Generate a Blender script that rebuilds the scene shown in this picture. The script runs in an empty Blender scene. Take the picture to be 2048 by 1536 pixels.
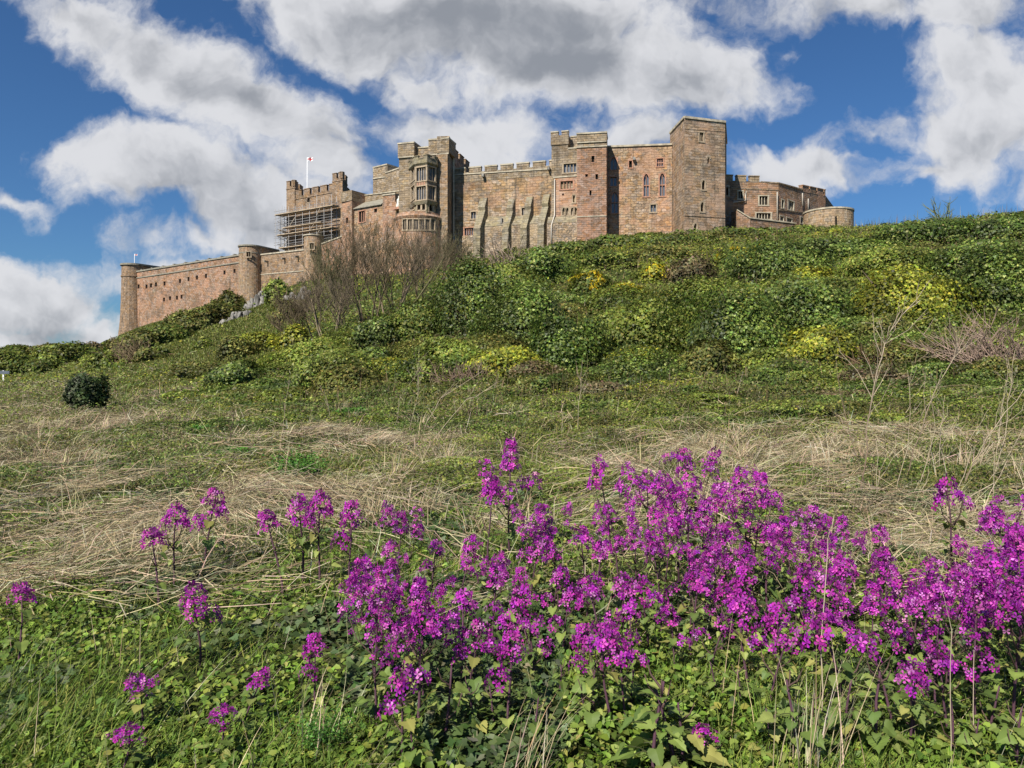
import bpy, math, random
import numpy as np
from mathutils import Vector, Matrix

# ------------------------------------------------------------------ camera, sky, sun, exposure
S = bpy.context.scene
COL = S.collection
F, CX, HY, CZ = 1462.0, 1024.0, 740.0, 1.60      # focal length, centre column, eye-level row of the 2048x1536 photo, eye height
R = math.radians
cam_d = bpy.data.cameras.new("camera")
cam = bpy.data.objects.new("camera", cam_d); COL.objects.link(cam)
cam_d.sensor_width = 36.0
cam_d.lens = 36.0 * F / 2048.0
cam_d.shift_y = -(768.0 - HY) / 2048.0
cam_d.clip_start = 0.05; cam_d.clip_end = 9000
cam.location = (0, 0, CZ); cam.rotation_euler = (R(90), 0, 0)
S.camera = cam

SUN_AZ, SUN_EL = R(33), R(45)                    # sun: behind the camera, to its left
to_sun = Vector((-math.sin(SUN_AZ) * math.cos(SUN_EL), -math.cos(SUN_AZ) * math.cos(SUN_EL), math.sin(SUN_EL)))
sun_d = bpy.data.lights.new("sun", 'SUN'); sun_d.energy = 5.0; sun_d.angle = R(0.5); sun_d.color = (1.0, 0.94, 0.84)
sun = bpy.data.objects.new("sun", sun_d); COL.objects.link(sun)
sun.rotation_euler = to_sun.to_track_quat('Z', 'Y').to_euler(); sun.location = (-60, -60, 90)

S.view_settings.view_transform = 'Standard'; S.view_settings.look = 'None'
S.view_settings.exposure = 0.5; S.view_settings.gamma = 1.0
S.cycles.max_bounces = 5; S.cycles.diffuse_bounces = 2; S.cycles.glossy_bounces = 2
S.cycles.transmission_bounces = 3; S.cycles.transparent_max_bounces = 4
S.cycles.caustics_reflective = False; S.cycles.caustics_refractive = False

W = bpy.data.worlds.new("World"); S.world = W; W.use_nodes = True
class NT:
    """small node-tree helper"""
    def __init__(s, tree): s.t = tree; tree.nodes.clear()
    def n(s, kind, **kw):
        nd = s.t.nodes.new(kind)
        for k, v in kw.items(): setattr(nd, k, v)
        return nd
    def l(s, a, b): s.t.links.new(a, b)
    def put(s, sock, v):
        if hasattr(v, 'links') or isinstance(v, bpy.types.NodeSocket): s.l(v, sock)
        else: sock.default_value = v
    def m(s, op, a, b=0.0, c=None, clamp=False):
        nd = s.n('ShaderNodeMath', operation=op, use_clamp=clamp)
        s.put(nd.inputs[0], a); s.put(nd.inputs[1], b)
        if c is not None: s.put(nd.inputs[2], c)
        return nd.outputs[0]
    def vm(s, op, a, b=None, scale=None):
        nd = s.n('ShaderNodeVectorMath', operation=op)
        s.put(nd.inputs[0], a)
        if b is not None: s.put(nd.inputs[1], b)
        if scale is not None: s.put(nd.inputs[3], scale)
        return nd.outputs['Value'] if op in ('LENGTH', 'DOT_PRODUCT') else nd.outputs[0]
    def noise(s, vec, scale, detail=4, rough=0.5, dist=0.0):
        nd = s.n('ShaderNodeTexNoise'); s.l(vec, nd.inputs['Vector'])
        nd.inputs['Scale'].default_value = scale; nd.inputs['Detail'].default_value = detail
        nd.inputs['Roughness'].default_value = rough; nd.inputs['Distortion'].default_value = dist
        return nd
    def sm(s, x, a, b, lo=0.0, hi=1.0):
        nd = s.n('ShaderNodeMapRange', interpolation_type='SMOOTHSTEP')
        s.put(nd.inputs[0], x); nd.inputs[1].default_value = a; nd.inputs[2].default_value = b
        nd.inputs[3].default_value = lo; nd.inputs[4].default_value = hi
        return nd.outputs[0]
    def mix(s, fac, a, b, mode='MIX'):
        nd = s.n('ShaderNodeMix', data_type='RGBA', blend_type=mode)
        s.put(nd.inputs[0], fac)
        s.put(nd.inputs[6], a if not isinstance(a, tuple) else (*a, 1)[:4])
        s.put(nd.inputs[7], b if not isinstance(b, tuple) else (*b, 1)[:4])
        return nd.outputs[2]

# clouds: ellipses of cover in direction space (x/y, z/y), broken up by noise; columns: px, py, rx, ry, turn(deg), weight
CLOUDS = [
 (170, 20, 190, 90, -12, 1.0), (330, 110, 240, 105, -24, 1.1), (530, 215, 230, 105, -27, 1.1), (640, 285, 130, 75, -30, .9),
 (950, 30, 520, 130, 0, 1.5), (1060, 110, 400, 125, -4, 1.5), (1330, 120, 260, 110, -8, 1.2), (1480, 130, 150, 85, -15, .9), (860, 190, 130, 60, -10, .9),
 (600, 10, 190, 55, -12, 1.0),
 (930, 270, 260, 85, 2, 1.0), (1250, 270, 200, 80, 0, 1.0), (1040, 330, 420, 60, 0, .7),
 (220, 300, 190, 60, -6, .8), (330, 350, 260, 95, -12, 1.05), (520, 420, 280, 110, -14, 1.15), (640, 350, 170, 90, -20, 1.0), (420, 480, 260, 60, -4, .8), (330,530,280,45,0,.75),
 (30, 385, 105, 50, -20, .75), (70, 610, 190, 85, 8, 1.2), (200, 640, 110, 80, 0, .9), (20, 540, 90, 40, -10, .7), (60, 690, 220, 45, 0, 1.0), (-150, 620, 200, 90, 0, 1.0),
 (1720, 10, 250, 75, -8, .8), (1960, 40, 210, 90, 0, 1.0), (1990, 170, 200, 130, 0, 1.1), (1930, 290, 190, 110, 0, 1.1), (1740, 275, 130, 55, 18, .65), (1650, 335, 190, 55, 0, .9), (1850, 360, 240, 50, 0, .8),
 (2150, 250, 260, 240, 0, 1.1), (1560,315,90,35,20,.6),
]
GREYS = [(950, 60, 430, 90, 0, .95), (1150, 130, 330, 70, -5, 1.0), (480, 190, 300, 55, -26, .75), (250, 60, 200, 50, -20, .5), (530, 455, 260, 45, -5, .7), (60, 665, 260, 40, 0, .9), (330,385,200,35,-8,.35),
 (1720, 30, 300, 45, -6, .6), (1900, 330, 220, 50, 0, .45), (870, 245, 120, 30, 0, .4), (640,300,110,40,-25,.5)]
nt = NT(W.node_tree)
tc = nt.n('ShaderNodeTexCoord')
sep = nt.n('ShaderNodeSeparateXYZ'); nt.l(tc.outputs['Generated'], sep.inputs[0])
yy = nt.m('MAXIMUM', sep.outputs[1], 0.30)
comb = nt.n('ShaderNodeCombineXYZ')
nt.l(nt.m('DIVIDE', sep.outputs[0], yy), comb.inputs[0]); nt.l(nt.m('DIVIDE', sep.outputs[2], yy), comb.inputs[1])
p0 = comb.outputs[0]
wn = nt.noise(p0, 5.0, 5, 0.55)
warp = nt.vm('SCALE', nt.vm('SUBTRACT', wn.outputs['Color'], (0.5, 0.5, 0.5)), scale=0.17)
p1 = nt.vm('ADD', p0, warp)
wn2 = nt.noise(p0, 16.0, 6, 0.6)
p2 = nt.vm('ADD', p1, nt.vm('SCALE', nt.vm('SUBTRACT', wn2.outputs['Color'], (0.5, 0.5, 0.5)), scale=0.05))
def blobs(pv, lst, sm=0.18):
    acc = None
    for (px, py, rx, ry, tw, w) in lst:
        mp = nt.n('ShaderNodeMapping', vector_type='TEXTURE'); nt.l(pv, mp.inputs[0])
        mp.inputs[1].default_value = ((px - CX) / F, (HY - py) / F, 0)
        mp.inputs[2].default_value = (0, 0, R(tw)); mp.inputs[3].default_value = (rx / F * 1.16, ry / F * 1.16, 1)
        v = nt.m('MULTIPLY_ADD', nt.vm('LENGTH', mp.outputs[0]), -w, w)
        acc = v if acc is None else nt.m('SMOOTH_MAX', acc, v, sm)
    return acc
field = nt.m('MAXIMUM', blobs(p2, CLOUDS), -0.6)
fb = nt.noise(p1, 5.5, 7, 0.52)
fb3 = nt.noise(p1, 5.5, 5, 0.54)
off = nt.vm('ADD', p1, (-0.016, 0.030, 0))
fb2 = nt.noise(off, 5.5, 5, 0.54)
far_cover = nt.sm(nt.vm('LENGTH', p0), 1.0, 1.8, 0.0, 0.35)          # broken cloud over the rest of the sky
dens = nt.m('ADD', nt.m('MULTIPLY_ADD', nt.m('SUBTRACT', fb.outputs['Fac'], 0.5), 1.75, nt.m('ADD', field, far_cover)), -0.20)
alpha = nt.sm(nt.m('MULTIPLY_ADD', nt.m('SUBTRACT', nt.noise(p2, 20.0, 6, 0.6).outputs['Fac'], 0.5), 0.72, dens), -0.08, 0.44)
thick = nt.sm(dens, 0.35, 1.1)
grey = nt.m('MAXIMUM', blobs(p1, GREYS, 0.1), 0.0)
rel = nt.m('MULTIPLY', nt.m('SUBTRACT', fb3.outputs['Fac'], fb2.outputs['Fac']), 4.0)
shade = nt.sm(nt.m('SUBTRACT', nt.m('MULTIPLY_ADD', grey, 0.95, nt.m('MULTIPLY', thick, 0.42)), rel), -0.15, 1.30)
ccol = nt.mix(shade, (0.52, 0.525, 0.545), (0.205, 0.22, 0.248))
sky = nt.n('ShaderNodeTexSky', sky_type='NISHITA', sun_disc=False, sun_elevation=SUN_EL, sun_rotation=R(180) + SUN_AZ, altitude=20, air_density=1.0, dust_density=0.4, ozone_density=2.5)
tint = nt.mix(1.0, sky.outputs[0], (0.50, 0.82, 1.16), 'MULTIPLY')
bg1 = nt.n('ShaderNodeBackground'); nt.l(tint, bg1.inputs[0]); bg1.inputs[1].default_value = 0.055
bg2 = nt.n('ShaderNodeBackground'); nt.l(ccol, bg2.inputs[0]); bg2.inputs[1].default_value = 1.0
mx = nt.n('ShaderNodeMixShader'); nt.l(nt.m('MULTIPLY', alpha, 0.97), mx.inputs[0]); nt.l(bg1.outputs[0], mx.inputs[1]); nt.l(bg2.outputs[0], mx.inputs[2])
wo = nt.n('ShaderNodeOutputWorld'); nt.l(mx.outputs[0], wo.inputs[0])
W.cycles.sampling_method = 'MANUAL'; W.cycles.sample_map_resolution = 512

# ------------------------------------------------------------------ object helpers
def tag(o, label=None, cat=None, group=None, kind=None):
    if label: o['label'] = label
    if cat: o['category'] = cat
    if group: o['group'] = group
    if kind: o['kind'] = kind
    return o
def thing(name, label, cat, loc=(0, 0, 0), group=None, rz=0.0):
    o = bpy.data.objects.new(name, None); COL.objects.link(o)
    o.location = loc; o.rotation_euler = (0, 0, rz); o.empty_display_size = 0.2
    return tag(o, label, cat, group)
def link_mesh(name, me, parent=None, loc=None):
    o = bpy.data.objects.new(name, me); COL.objects.link(o)
    if parent is not None:
        o.parent = parent
        o.location = (-parent.location[0], -parent.location[1], -parent.location[2]) if loc is None else loc
    return o
def np_mesh(name, V, faces, mats, tint=None, smooth=False, midx=None):
    """mesh from arrays: V (n,3); faces: list of (m,k) index arrays; tint (n,3) becomes the colour attribute 'tint'"""
    me = bpy.data.meshes.new(name)
    V = np.asarray(V, dtype=np.float32)
    me.vertices.add(len(V)); me.vertices.foreach_set('co', V.ravel())
    loops = np.concatenate([f.ravel() for f in faces]).astype(np.int32)
    tot = np.concatenate([np.full(len(f), f.shape[1], dtype=np.int32) for f in faces])
    start = np.concatenate([[0], np.cumsum(tot)[:-1]]).astype(np.int32)
    me.loops.add(len(loops)); me.loops.foreach_set('vertex_index', loops)
    me.polygons.add(len(tot)); me.polygons.foreach_set('loop_start', start); me.polygons.foreach_set('loop_total', tot)
    if midx is not None: me.polygons.foreach_set('material_index', np.asarray(midx, dtype=np.int32))
    if smooth: me.polygons.foreach_set('use_smooth', np.ones(len(tot), dtype=bool))
    for m in mats: me.materials.append(m)
    if tint is not None:
        at = me.attributes.new('tint', 'FLOAT_COLOR', 'POINT')
        c = np.ones((len(V), 4), dtype=np.float32); c[:, :3] = tint
        at.data.foreach_set('color', c.ravel())
    me.update(calc_edges=True)
    return me
class VB:
    """collects vertex / face / tint arrays"""
    def __init__(s): s.V = []; s.F = {}; s.T = []; s.n = 0
    def add(s, V, Fs, tint):
        V = np.asarray(V, dtype=np.float32).reshape(-1, 3)
        for f in Fs:
            f = np.asarray(f)
            s.F.setdefault(f.shape[1], []).append(f + s.n)
        s.V.append(V); t = np.asarray(tint, dtype=np.float32)
        s.T.append(np.broadcast_to(t, (len(V), 3)) if t.ndim == 1 else t)
        s.n += len(V)
    def mesh(s, name, mat, smooth=False):
        return np_mesh(name, np.concatenate(s.V), [np.concatenate(v) for v in s.F.values()], [mat], np.concatenate(s.T), smooth)
    def build(s, name, mat, parent=None, smooth=False, loc=None):
        return link_mesh(name, s.mesh(name, mat, smooth), parent, loc)
class MB:
    """collects boxes, prisms and quads for masonry; uvs in metres along each face"""
    def __init__(s): s.v = []; s.f = []
    def quad(s, *pts):
        i = len(s.v); s.v += [tuple(p) for p in pts]; s.f.append(tuple(range(i, i + len(pts))))
    def box(s, A, B, z0, z1, d0, d1, zB0=None, zB1=None):
        """box along plan line A-B (left to right), from d0 in front (negative) to d1 behind it"""
        zB0 = z0 if zB0 is None else zB0; zB1 = z1 if zB1 is None else zB1
        t, n, L = frame(A, B)
        a = (A[0] - n[0] * d0, A[1] - n[1] * d0); b = (B[0] - n[0] * d0, B[1] - n[1] * d0)
        c = (B[0] - n[0] * d1, B[1] - n[1] * d1); d = (A[0] - n[0] * d1, A[1] - n[1] * d1)
        P = [(*a, z0), (*b, zB0), (*c, zB0), (*d, z0), (*a, z1), (*b, zB1), (*c, zB1), (*d, z1)]
        for q in ((0, 1, 5, 4), (1, 2, 6, 5), (2, 3, 7, 6), (3, 0, 4, 7), (4, 5, 6, 7), (3, 2, 1, 0)): s.quad(*[P[k] for k in q])
    def prism(s, pts, z0, z1, pts2=None, cap=True):
        pts2 = pts2 or pts; n = len(pts)
        for i in range(n):
            j = (i + 1) % n
            s.quad((*pts[i], z0), (*pts[j], z0), (*pts2[j], z1), (*pts2[i], z1))
        if cap: s.quad(*[(*p, z1) for p in pts2]); 
    def build(s, name, mat, parent=None):
        me = bpy.data.meshes.new(name); me.from_pydata(s.v, [], s.f); me.materials.append(mat)
        uv = me.uv_layers.new(name='UVMap')
        for p in me.polygons:
            n = p.normal
            if abs(n.z) > 0.75: tu, tv = Vector((1, 0, 0)), Vector((0, 1, 0))
            else: tu = Vector((0, 0, 1)).cross(n).normalized(); tv = Vector((0, 0, 1))
            for li in p.loop_indices:
                co = me.vertices[me.loops[li].vertex_index].co
                uv.data[li].uv = (co.dot(tu), co.dot(tv))
        return link_mesh(name, me, parent)
def P(px, D): return ((px - CX) / F * D, D)
def Z(py, D): return CZ + (HY - py) / F * D
def frame(A, B):
    dx, dy = B[0] - A[0], B[1] - A[1]; L = math.hypot(dx, dy)
    t = (dx / L, dy / L)
    return t, (t[1], -t[0]), L          # n points to the viewer's side when A is the left end

# ------------------------------------------------------------------ terrain
TER = {
 -900: [(0,0),(30,-.1),(60,.2),(90,.8),(130,2.5),(170,3),(230,0),(600,-7)],
 0:    [(0,0),(20,0),(30,-.05),(60,.15),(90,1.2),(120,3.0),(160,3.2),(230,0),(600,-7)],
 200:  [(0,0),(20,.02),(30,.05),(60,1.2),(90,3.2),(130,5.2),(160,6.0),(185,7.2),(230,4),(600,-6)],
 240:  [(0,0),(20,.04),(30,.1),(60,1.6),(90,4.2),(130,7.0),(160,9.2),(185,11.4),(230,9),(600,-5)],
 350:  [(0,0),(20,.1),(30,.35),(45,1.3),(60,2.7),(90,5.7),(130,10.2),(160,13.4),(174,14.8),(230,15),(600,-5)],
 480:  [(0,0),(20,.2),(30,.7),(45,2.0),(60,3.9),(90,7.6),(120,11),(158,14.8),(230,16),(600,-5)],
 600:  [(0,0),(18,.15),(25,.45),(35,1.5),(50,4.0),(70,7.4),(100,12.4),(146,19.5),(230,22),(600,-5)],
 800:  [(0,0),(16,.12),(22,.4),(30,1.4),(40,3.4),(55,6.4),(75,9.9),(100,13.6),(122,16.6),(150,21),(230,23),(600,-5)],
 960:  [(0,0),(15,.12),(22,.5),(30,1.6),(40,3.8),(55,7.2),(75,11.3),(100,16.0),(124,20.0),(150,22),(230,23),(600,-5)],
 1200: [(0,0),(14,.12),(20,.4),(28,1.3),(37,3.4),(55,8.0),(80,13.8),(100,18.0),(119,22.5),(150,24),(230,24),(600,-5)],
 1450: [(0,0),(12,.1),(18,.4),(26,1.5),(36,4.0),(52,8.0),(75,13.7),(100,19.7),(116,23.5),(150,25),(230,24),(600,-5)],
 1700: [(0,0),(11,.1),(16,.4),(24,1.5),(34,4.2),(48,8.0),(70,14.0),(90,18.6),(125,25.0),(150,25.5),(230,24),(600,-5)],
 2048: [(0,0),(10,.1),(15,.5),(22,1.7),(32,4.6),(45,8.7),(60,13.2),(75,17.0),(90,20.2),(120,23),(230,22),(600,-5)],
 2900: [(0,0),(10,.2),(15,.7),(22,2.0),(32,5.0),(45,9.5),(60,14.2),(75,18.2),(90,21.6),(120,24),(230,22),(600,-5)],
}
_cols = np.array(sorted(TER)); _yg = np.exp(np.linspace(np.log(1.0), np.log(700.0), 260))
_tab = np.array([np.interp(_yg, [a for a, b in TER[c]], [b for a, b in TER[c]]) for c in _cols])
for _ in range(3):
    _tab[:, 1:-1] = (_tab[:, :-2] + 2 * _tab[:, 1:-1] + _tab[:, 2:]) / 4
_pxg = np.linspace(-900, 2900, 191)
_fine = np.stack([np.interp(_pxg, _cols, _tab[:, j]) for j in range(len(_yg))], 1)
for _ in range(6):
    _fine[1:-1] = (_fine[:-2] + 2 * _fine[1:-1] + _fine[2:]) / 4
def vnoise(x, y, seed=0):
    """smooth value noise, -1..1"""
    xi = np.floor(x).astype(np.int64); yi = np.floor(y).astype(np.int64); fx = x - xi; fy = y - yi
    fx = fx * fx * (3 - 2 * fx); fy = fy * fy * (3 - 2 * fy)
    def h(a, b):
        q = (a * 374761393 + b * 668265263 + seed * 974711) & 0xffffffff
        q = ((q ^ (q >> 13)) * 1274126177) & 0xffffffff
        return ((q ^ (q >> 16)) & 0xffff) / 32767.5 - 1.0
    return (h(xi, yi) * (1 - fx) + h(xi + 1, yi) * fx) * (1 - fy) + (h(xi, yi + 1) * (1 - fx) + h(xi + 1, yi + 1) * fx) * fy
def height(x, y):
    x = np.asarray(x, dtype=np.float64); y = np.asarray(y, dtype=np.float64)
    ys = np.clip(y, 1.0, 699.0)
    px = np.clip(CX + F * x / np.maximum(y, 1.5), -899, 2899)
    a = (px + 900) / 20.0; b = (np.log(ys)) / (np.log(700.0)) * 259.0
    ai = np.clip(a.astype(int), 0, 189); bi = np.clip(b.astype(int), 0, 258); fa = a - ai; fb_ = b - bi
    z = (_fine[ai, bi] * (1 - fa) + _fine[ai + 1, bi] * fa) * (1 - fb_) + (_fine[ai, bi + 1] * (1 - fa) + _fine[ai + 1, bi + 1] * fa) * fb_
    amp = np.clip((ys - 3) / 40.0, 0, 1)
    z = z + amp * (0.35 * vnoise(x / 9, y / 9, 1) + 0.16 * vnoise(x / 3, y / 3, 2)) + 0.05 * vnoise(x / 1.1, y / 1.1, 3) + 0.025 * vnoise(x / .4, y / .4, 4)
    return z
_yy = np.exp(np.linspace(np.log(2.0), np.log(400.0), 2400))
def hit(px, py):
    """where the view ray through a photo pixel meets the ground"""
    x = (px - CX) / F * _yy; ray = CZ + (HY - py) / F * _yy
    below = np.nonzero(height(x, _yy) >= ray)[0]
    i = below[0] if len(below) else len(_yy) - 1
    return float(x[i]), float(_yy[i]), float(height(x[i], _yy[i]))
# ------------------------------------------------------------------ materials
def newmat(name):
    m = bpy.data.materials.new(name); m.use_nodes = True
    return m, NT(m.node_tree)
def finish(k, shader):
    o = k.n('ShaderNodeOutputMaterial'); k.l(shader, o.inputs[0])
def stone(name, c1, c2, c3, mortar=(.16, .125, .09), ch=0.42, bw=0.85, rubble=0.3, patch=0.55, stain=0.5, seed=0.0, mort=0.03):
    """coursed sandstone: blocks of c1/c2, patches of c3, weather stains and rough relief"""
    m, k = newmat(name)
    warm = lambda c: (c[0] * .96, c[1] * .93, c[2] * .86)
    c1, c2, c3 = warm(c1), warm(c2), warm(c3); ch *= .86; bw *= .9
    uv = k.n('ShaderNodeTexCoord').outputs['UV']
    uvs = k.vm('ADD', uv, (seed * 13.7, seed * 7.3, seed))
    wob = k.noise(uvs, 1.3, 3, 0.6)
    uw = k.vm('ADD', uvs, k.vm('SCALE', k.vm('SUBTRACT', wob.outputs['Color'], (.5, .5, .5)), scale=rubble))
    br = k.n('ShaderNodeTexBrick'); k.l(uw, br.inputs['Vector'])
    br.inputs['Color1'].default_value = (*c1, 1); br.inputs['Color2'].default_value = (*c2, 1); br.inputs['Mortar'].default_value = (*mortar, 1)
    br.inputs['Scale'].default_value = 1.0; br.inputs['Mortar Size'].default_value = mort; br.inputs['Mortar Smooth'].default_value = 0.4
    br.inputs['Bias'].default_value = -0.1; br.inputs['Brick Width'].default_value = bw; br.inputs['Row Height'].default_value = ch
    big = k.noise(uvs, 0.17, 5, 0.62)
    col = k.mix(k.m('MULTIPLY', k.sm(big.outputs['Fac'], 0.45, 0.62), patch), br.outputs['Color'], (*c3, 1))
    vo = k.n('ShaderNodeTexVoronoi'); k.l(k.vm('MULTIPLY', uw, (1.25 / bw, .9 / ch, 1)), vo.inputs['Vector']); vo.inputs['Scale'].default_value = 1.0
    vs = k.n('ShaderNodeSeparateColor'); k.l(vo.outputs['Color'], vs.inputs[0])
    val = k.m('MULTIPLY_ADD', vs.outputs[0], 0.52, 0.70)
    hs = k.n('ShaderNodeHueSaturation'); k.l(val, hs.inputs['Value']); k.l(col, hs.inputs['Color'])
    k.l(k.m('MULTIPLY_ADD', vs.outputs[1], 0.5, 0.72), hs.inputs['Saturation'])
    st = k.noise(k.vm('MULTIPLY', uvs, (1.1, 0.13, 1)), 1.0, 6, 0.65)
    fine = k.noise(uvs, 2.6, 6, 0.7)
    stm = k.m('MULTIPLY', k.sm(st.outputs['Fac'], 0.50, 0.68), stain)
    c = k.mix(stm, hs.outputs[0], (.085, .075, .058, 1))
    c = k.mix(k.m('MULTIPLY', k.sm(fine.outputs['Fac'], 0.52, 0.72), 0.5 * stain), c, (.06, .05, .04, 1))
    rep = k.noise(k.vm('ADD', uvs, (31.0, 17.0, 0)), 0.30, 4, 0.55, 0.6)                # rebuilt and rain-washed areas
    c = k.mix(k.m('MULTIPLY', k.sm(rep.outputs['Fac'], 0.53, 0.58), 0.45), c, tuple(v * 1.22 for v in c3))
    drk = k.noise(k.vm('ADD', uvs, (7.0, 57.0, 0)), 0.22, 6, 0.65)
    c = k.mix(k.m('MULTIPLY', k.sm(drk.outputs['Fac'], 0.52, 0.64), 0.8 * stain), c, (.115, .085, .06, 1))
    lich = k.noise(uvs, 0.7, 5, 0.7)
    c = k.mix(k.m('MULTIPLY', k.sm(lich.outputs['Fac'], 0.56, 0.70), 0.35), c, (.36, .34, .25, 1))
    hgt = k.m('ADD', k.m('MULTIPLY', br.outputs['Fac'], -0.5), k.m('ADD', k.m('MULTIPLY', fine.outputs['Fac'], 0.8), k.m('MULTIPLY', vs.outputs[2], 0.5)))
    bp = k.n('ShaderNodeBump'); bp.inputs['Strength'].default_value = 0.9; bp.inputs['Distance'].default_value = 0.12; k.l(hgt, bp.inputs['Height'])
    bs = k.n('ShaderNodeBsdfPrincipled'); k.l(c, bs.inputs['Base Color']); bs.inputs['Roughness'].default_value = 0.92
    bs.inputs['Specular IOR Level'].default_value = 0.15; k.l(bp.outputs[0], bs.inputs['Normal'])
    finish(k, bs.outputs[0]); return m
def plain(name, col, rough=0.7, spec=0.3, var=0.25, scale=6.0, metal=0.0):
    m, k = newmat(name)
    tcx = k.n('ShaderNodeTexCoord').outputs['Object']
    no = k.noise(tcx, scale, 5, 0.6)
    c = k.mix(k.sm(no.outputs['Fac'], 0.3, 0.7), tuple(v * (1 - var) for v in col), tuple(min(1, v * (1 + var)) for v in col))
    bs = k.n('ShaderNodeBsdfPrincipled'); k.l(c, bs.inputs['Base Color']); bs.inputs['Roughness'].default_value = rough
    bs.inputs['Specular IOR Level'].default_value = spec; bs.inputs['Metallic'].default_value = metal
    finish(k, bs.outputs[0]); return m
def leafy(name, rough=0.5, spec=0.35, trans=0.3, var=0.35, bright=1.0):
    """leaf / petal / straw material: colour from each leaf's own tint, some light passing through"""
    m, k = newmat(name)
    at = k.n('ShaderNodeAttribute', attribute_name='tint')
    c = k.mix(1.0, at.outputs['Color'], (bright, bright, bright), 'MULTIPLY')
    bs = k.n('ShaderNodeBsdfPrincipled'); k.l(c, bs.inputs['Base Color']); bs.inputs['Roughness'].default_value = rough
    bs.inputs['Specular IOR Level'].default_value = spec
    if trans > 0:
        tr = k.n('ShaderNodeBsdfTranslucent'); k.l(c, tr.inputs[0])
        ms = k.n('ShaderNodeMixShader'); ms.inputs[0].default_value = trans
        k.l(bs.outputs[0], ms.inputs[1]); k.l(tr.outputs[0], ms.inputs[2]); finish(k, ms.outputs[0])
    else: finish(k, bs.outputs[0])
    return m
M = {}
M['pink'] = stone('pink_sandstone', (.40, .265, .19), (.33, .215, .155), (.41, .245, .175), ch=.45, bw=.95, rubble=.25, stain=.55, seed=1)
M['red'] = stone('red_sandstone', (.38, .235, .165), (.32, .195, .14), (.37, .225, .165), ch=.40, bw=.9, rubble=.12, stain=.35, seed=2)
M['tan'] = stone('tan_sandstone', (.47, .34, .225), (.33, .235, .155), (.38, .225, .15), ch=.55, bw=1.15, rubble=.45, stain=.65, seed=3)
M['grey'] = stone('grey_sandstone', (.40, .315, .225), (.31, .245, .175), (.27, .215, .155), ch=.45, bw=1.0, rubble=.10, patch=.5, stain=.55, seed=4)
M['brown'] = stone('brown_sandstone', (.38, .265, .18), (.27, .185, .13), (.31, .225, .16), ch=.45, bw=.95, rubble=.30, stain=.6, seed=5)
M['rubble'] = stone('rubble_masonry', (.48, .37, .27), (.30, .225, .17), (.44, .35, .24), mortar=(.20, .165, .12), ch=.45, bw=.75, rubble=.9, stain=.6, seed=6, mort=.05)
M['smooth'] = stone('dressed_ashlar', (.40, .30, .21), (.34, .255, .18), (.38, .245, .17), ch=.36, bw=.8, rubble=.04, patch=.5, stain=.35, seed=7, mort=.015)
M['orange'] = stone('orange_render', (.46, .285, .20), (.42, .255, .175), (.44, .30, .22), ch=.45, bw=1.2, rubble=.3, stain=.3, seed=8, mort=.01)
M['bastion'] = stone('buff_masonry', (.48, .37, .255), (.31, .235, .16), (.40, .28, .19), ch=.5, bw=1.3, rubble=.2, stain=.5, seed=9)
M['plinth'] = stone('green_grey_ashlar', (.335, .29, .215), (.28, .24, .18), (.27, .245, .17), ch=.5, bw=1.2, rubble=.06, patch=.6, stain=.4, seed=10, mort=.012)
M['coping'] = plain('pale_coping_stone', (.42, .37, .28), .9, .1, .3, 1.2)
M['frame'] = plain('window_stone', (.38, .30, .21), .9, .1, .25, 2.0)
M['redframe'] = plain('red_window_stone', (.40, .22, .15), .9, .1, .25, 2.0)
M['lead'] = plain('lead_roof', (.25, .23, .18), .7, .3, .25, 2.5)
M['dark'] = plain('opening_shade', (.02, .018, .016), .9, .1, .3, 2.0)  # near-black colour painted in for the shade inside unglazed openings
M['white'] = plain('white_paint', (.75, .74, .70), .6, .3, .08, 3.0)
M['blind'] = plain('white_blind', (.72, .72, .70), .6, .3, .1, 3.0)
M['redpaint'] = plain('red_cloth', (.55, .03, .04), .8, .1, .1, 3.0)
M['flagwhite'] = plain('white_cloth', (.80, .78, .78), .8, .1, .05, 3.0)
M['steel'] = plain('galvanised_tube', (.34, .33, .32), .5, .5, .3, 1.0, .5)
M['board'] = plain('scaffold_board', (.42, .33, .23), .85, .1, .3, 1.5)
M['pipe'] = plain('pale_drainpipe', (.62, .56, .48), .6, .3, .15, 2.0)
M['statue'] = plain('pale_carved_stone', (.68, .66, .60), .8, .2, .15, 4.0)
M['rock'] = None
m, k = newmat('window_glass')
bs = k.n('ShaderNodeBsdfPrincipled'); bs.inputs['Base Color'].default_value = (.13, .14, .16, 1); bs.inputs['Roughness'].default_value = .25  # base colour paled to carry the look of reflected sky
bs.inputs['Specular IOR Level'].default_value = .6
gp = k.n('ShaderNodeTexCoord').outputs['Object']; gn = k.noise(gp, 2.5, 2, .5)
gb = k.n('ShaderNodeBump'); gb.inputs['Strength'].default_value = .35; gb.inputs['Distance'].default_value = .05; k.l(gn.outputs['Fac'], gb.inputs['Height']); k.l(gb.outputs[0], bs.inputs['Normal'])
finish(k, bs.outputs[0]); M['glass'] = m
m, k = newmat('basalt_rock')
g = k.n('ShaderNodeTexCoord').outputs['Object']
a = k.noise(k.vm('MULTIPLY', g, (1, 1, .35)), 1.6, 7, .7)
c = k.mix(k.sm(a.outputs['Fac'], .38, .62), (.08, .075, .065), (.32, .30, .27))
b2 = k.noise(g, .8, 4, .6); c = k.mix(k.m('MULTIPLY', k.sm(b2.outputs['Fac'], .55, .65), .6), c, (.14, .13, .05))
bp = k.n('ShaderNodeBump'); bp.inputs['Strength'].default_value = 1; bp.inputs['Distance'].default_value = .3; k.l(a.outputs['Fac'], bp.inputs['Height'])
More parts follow.
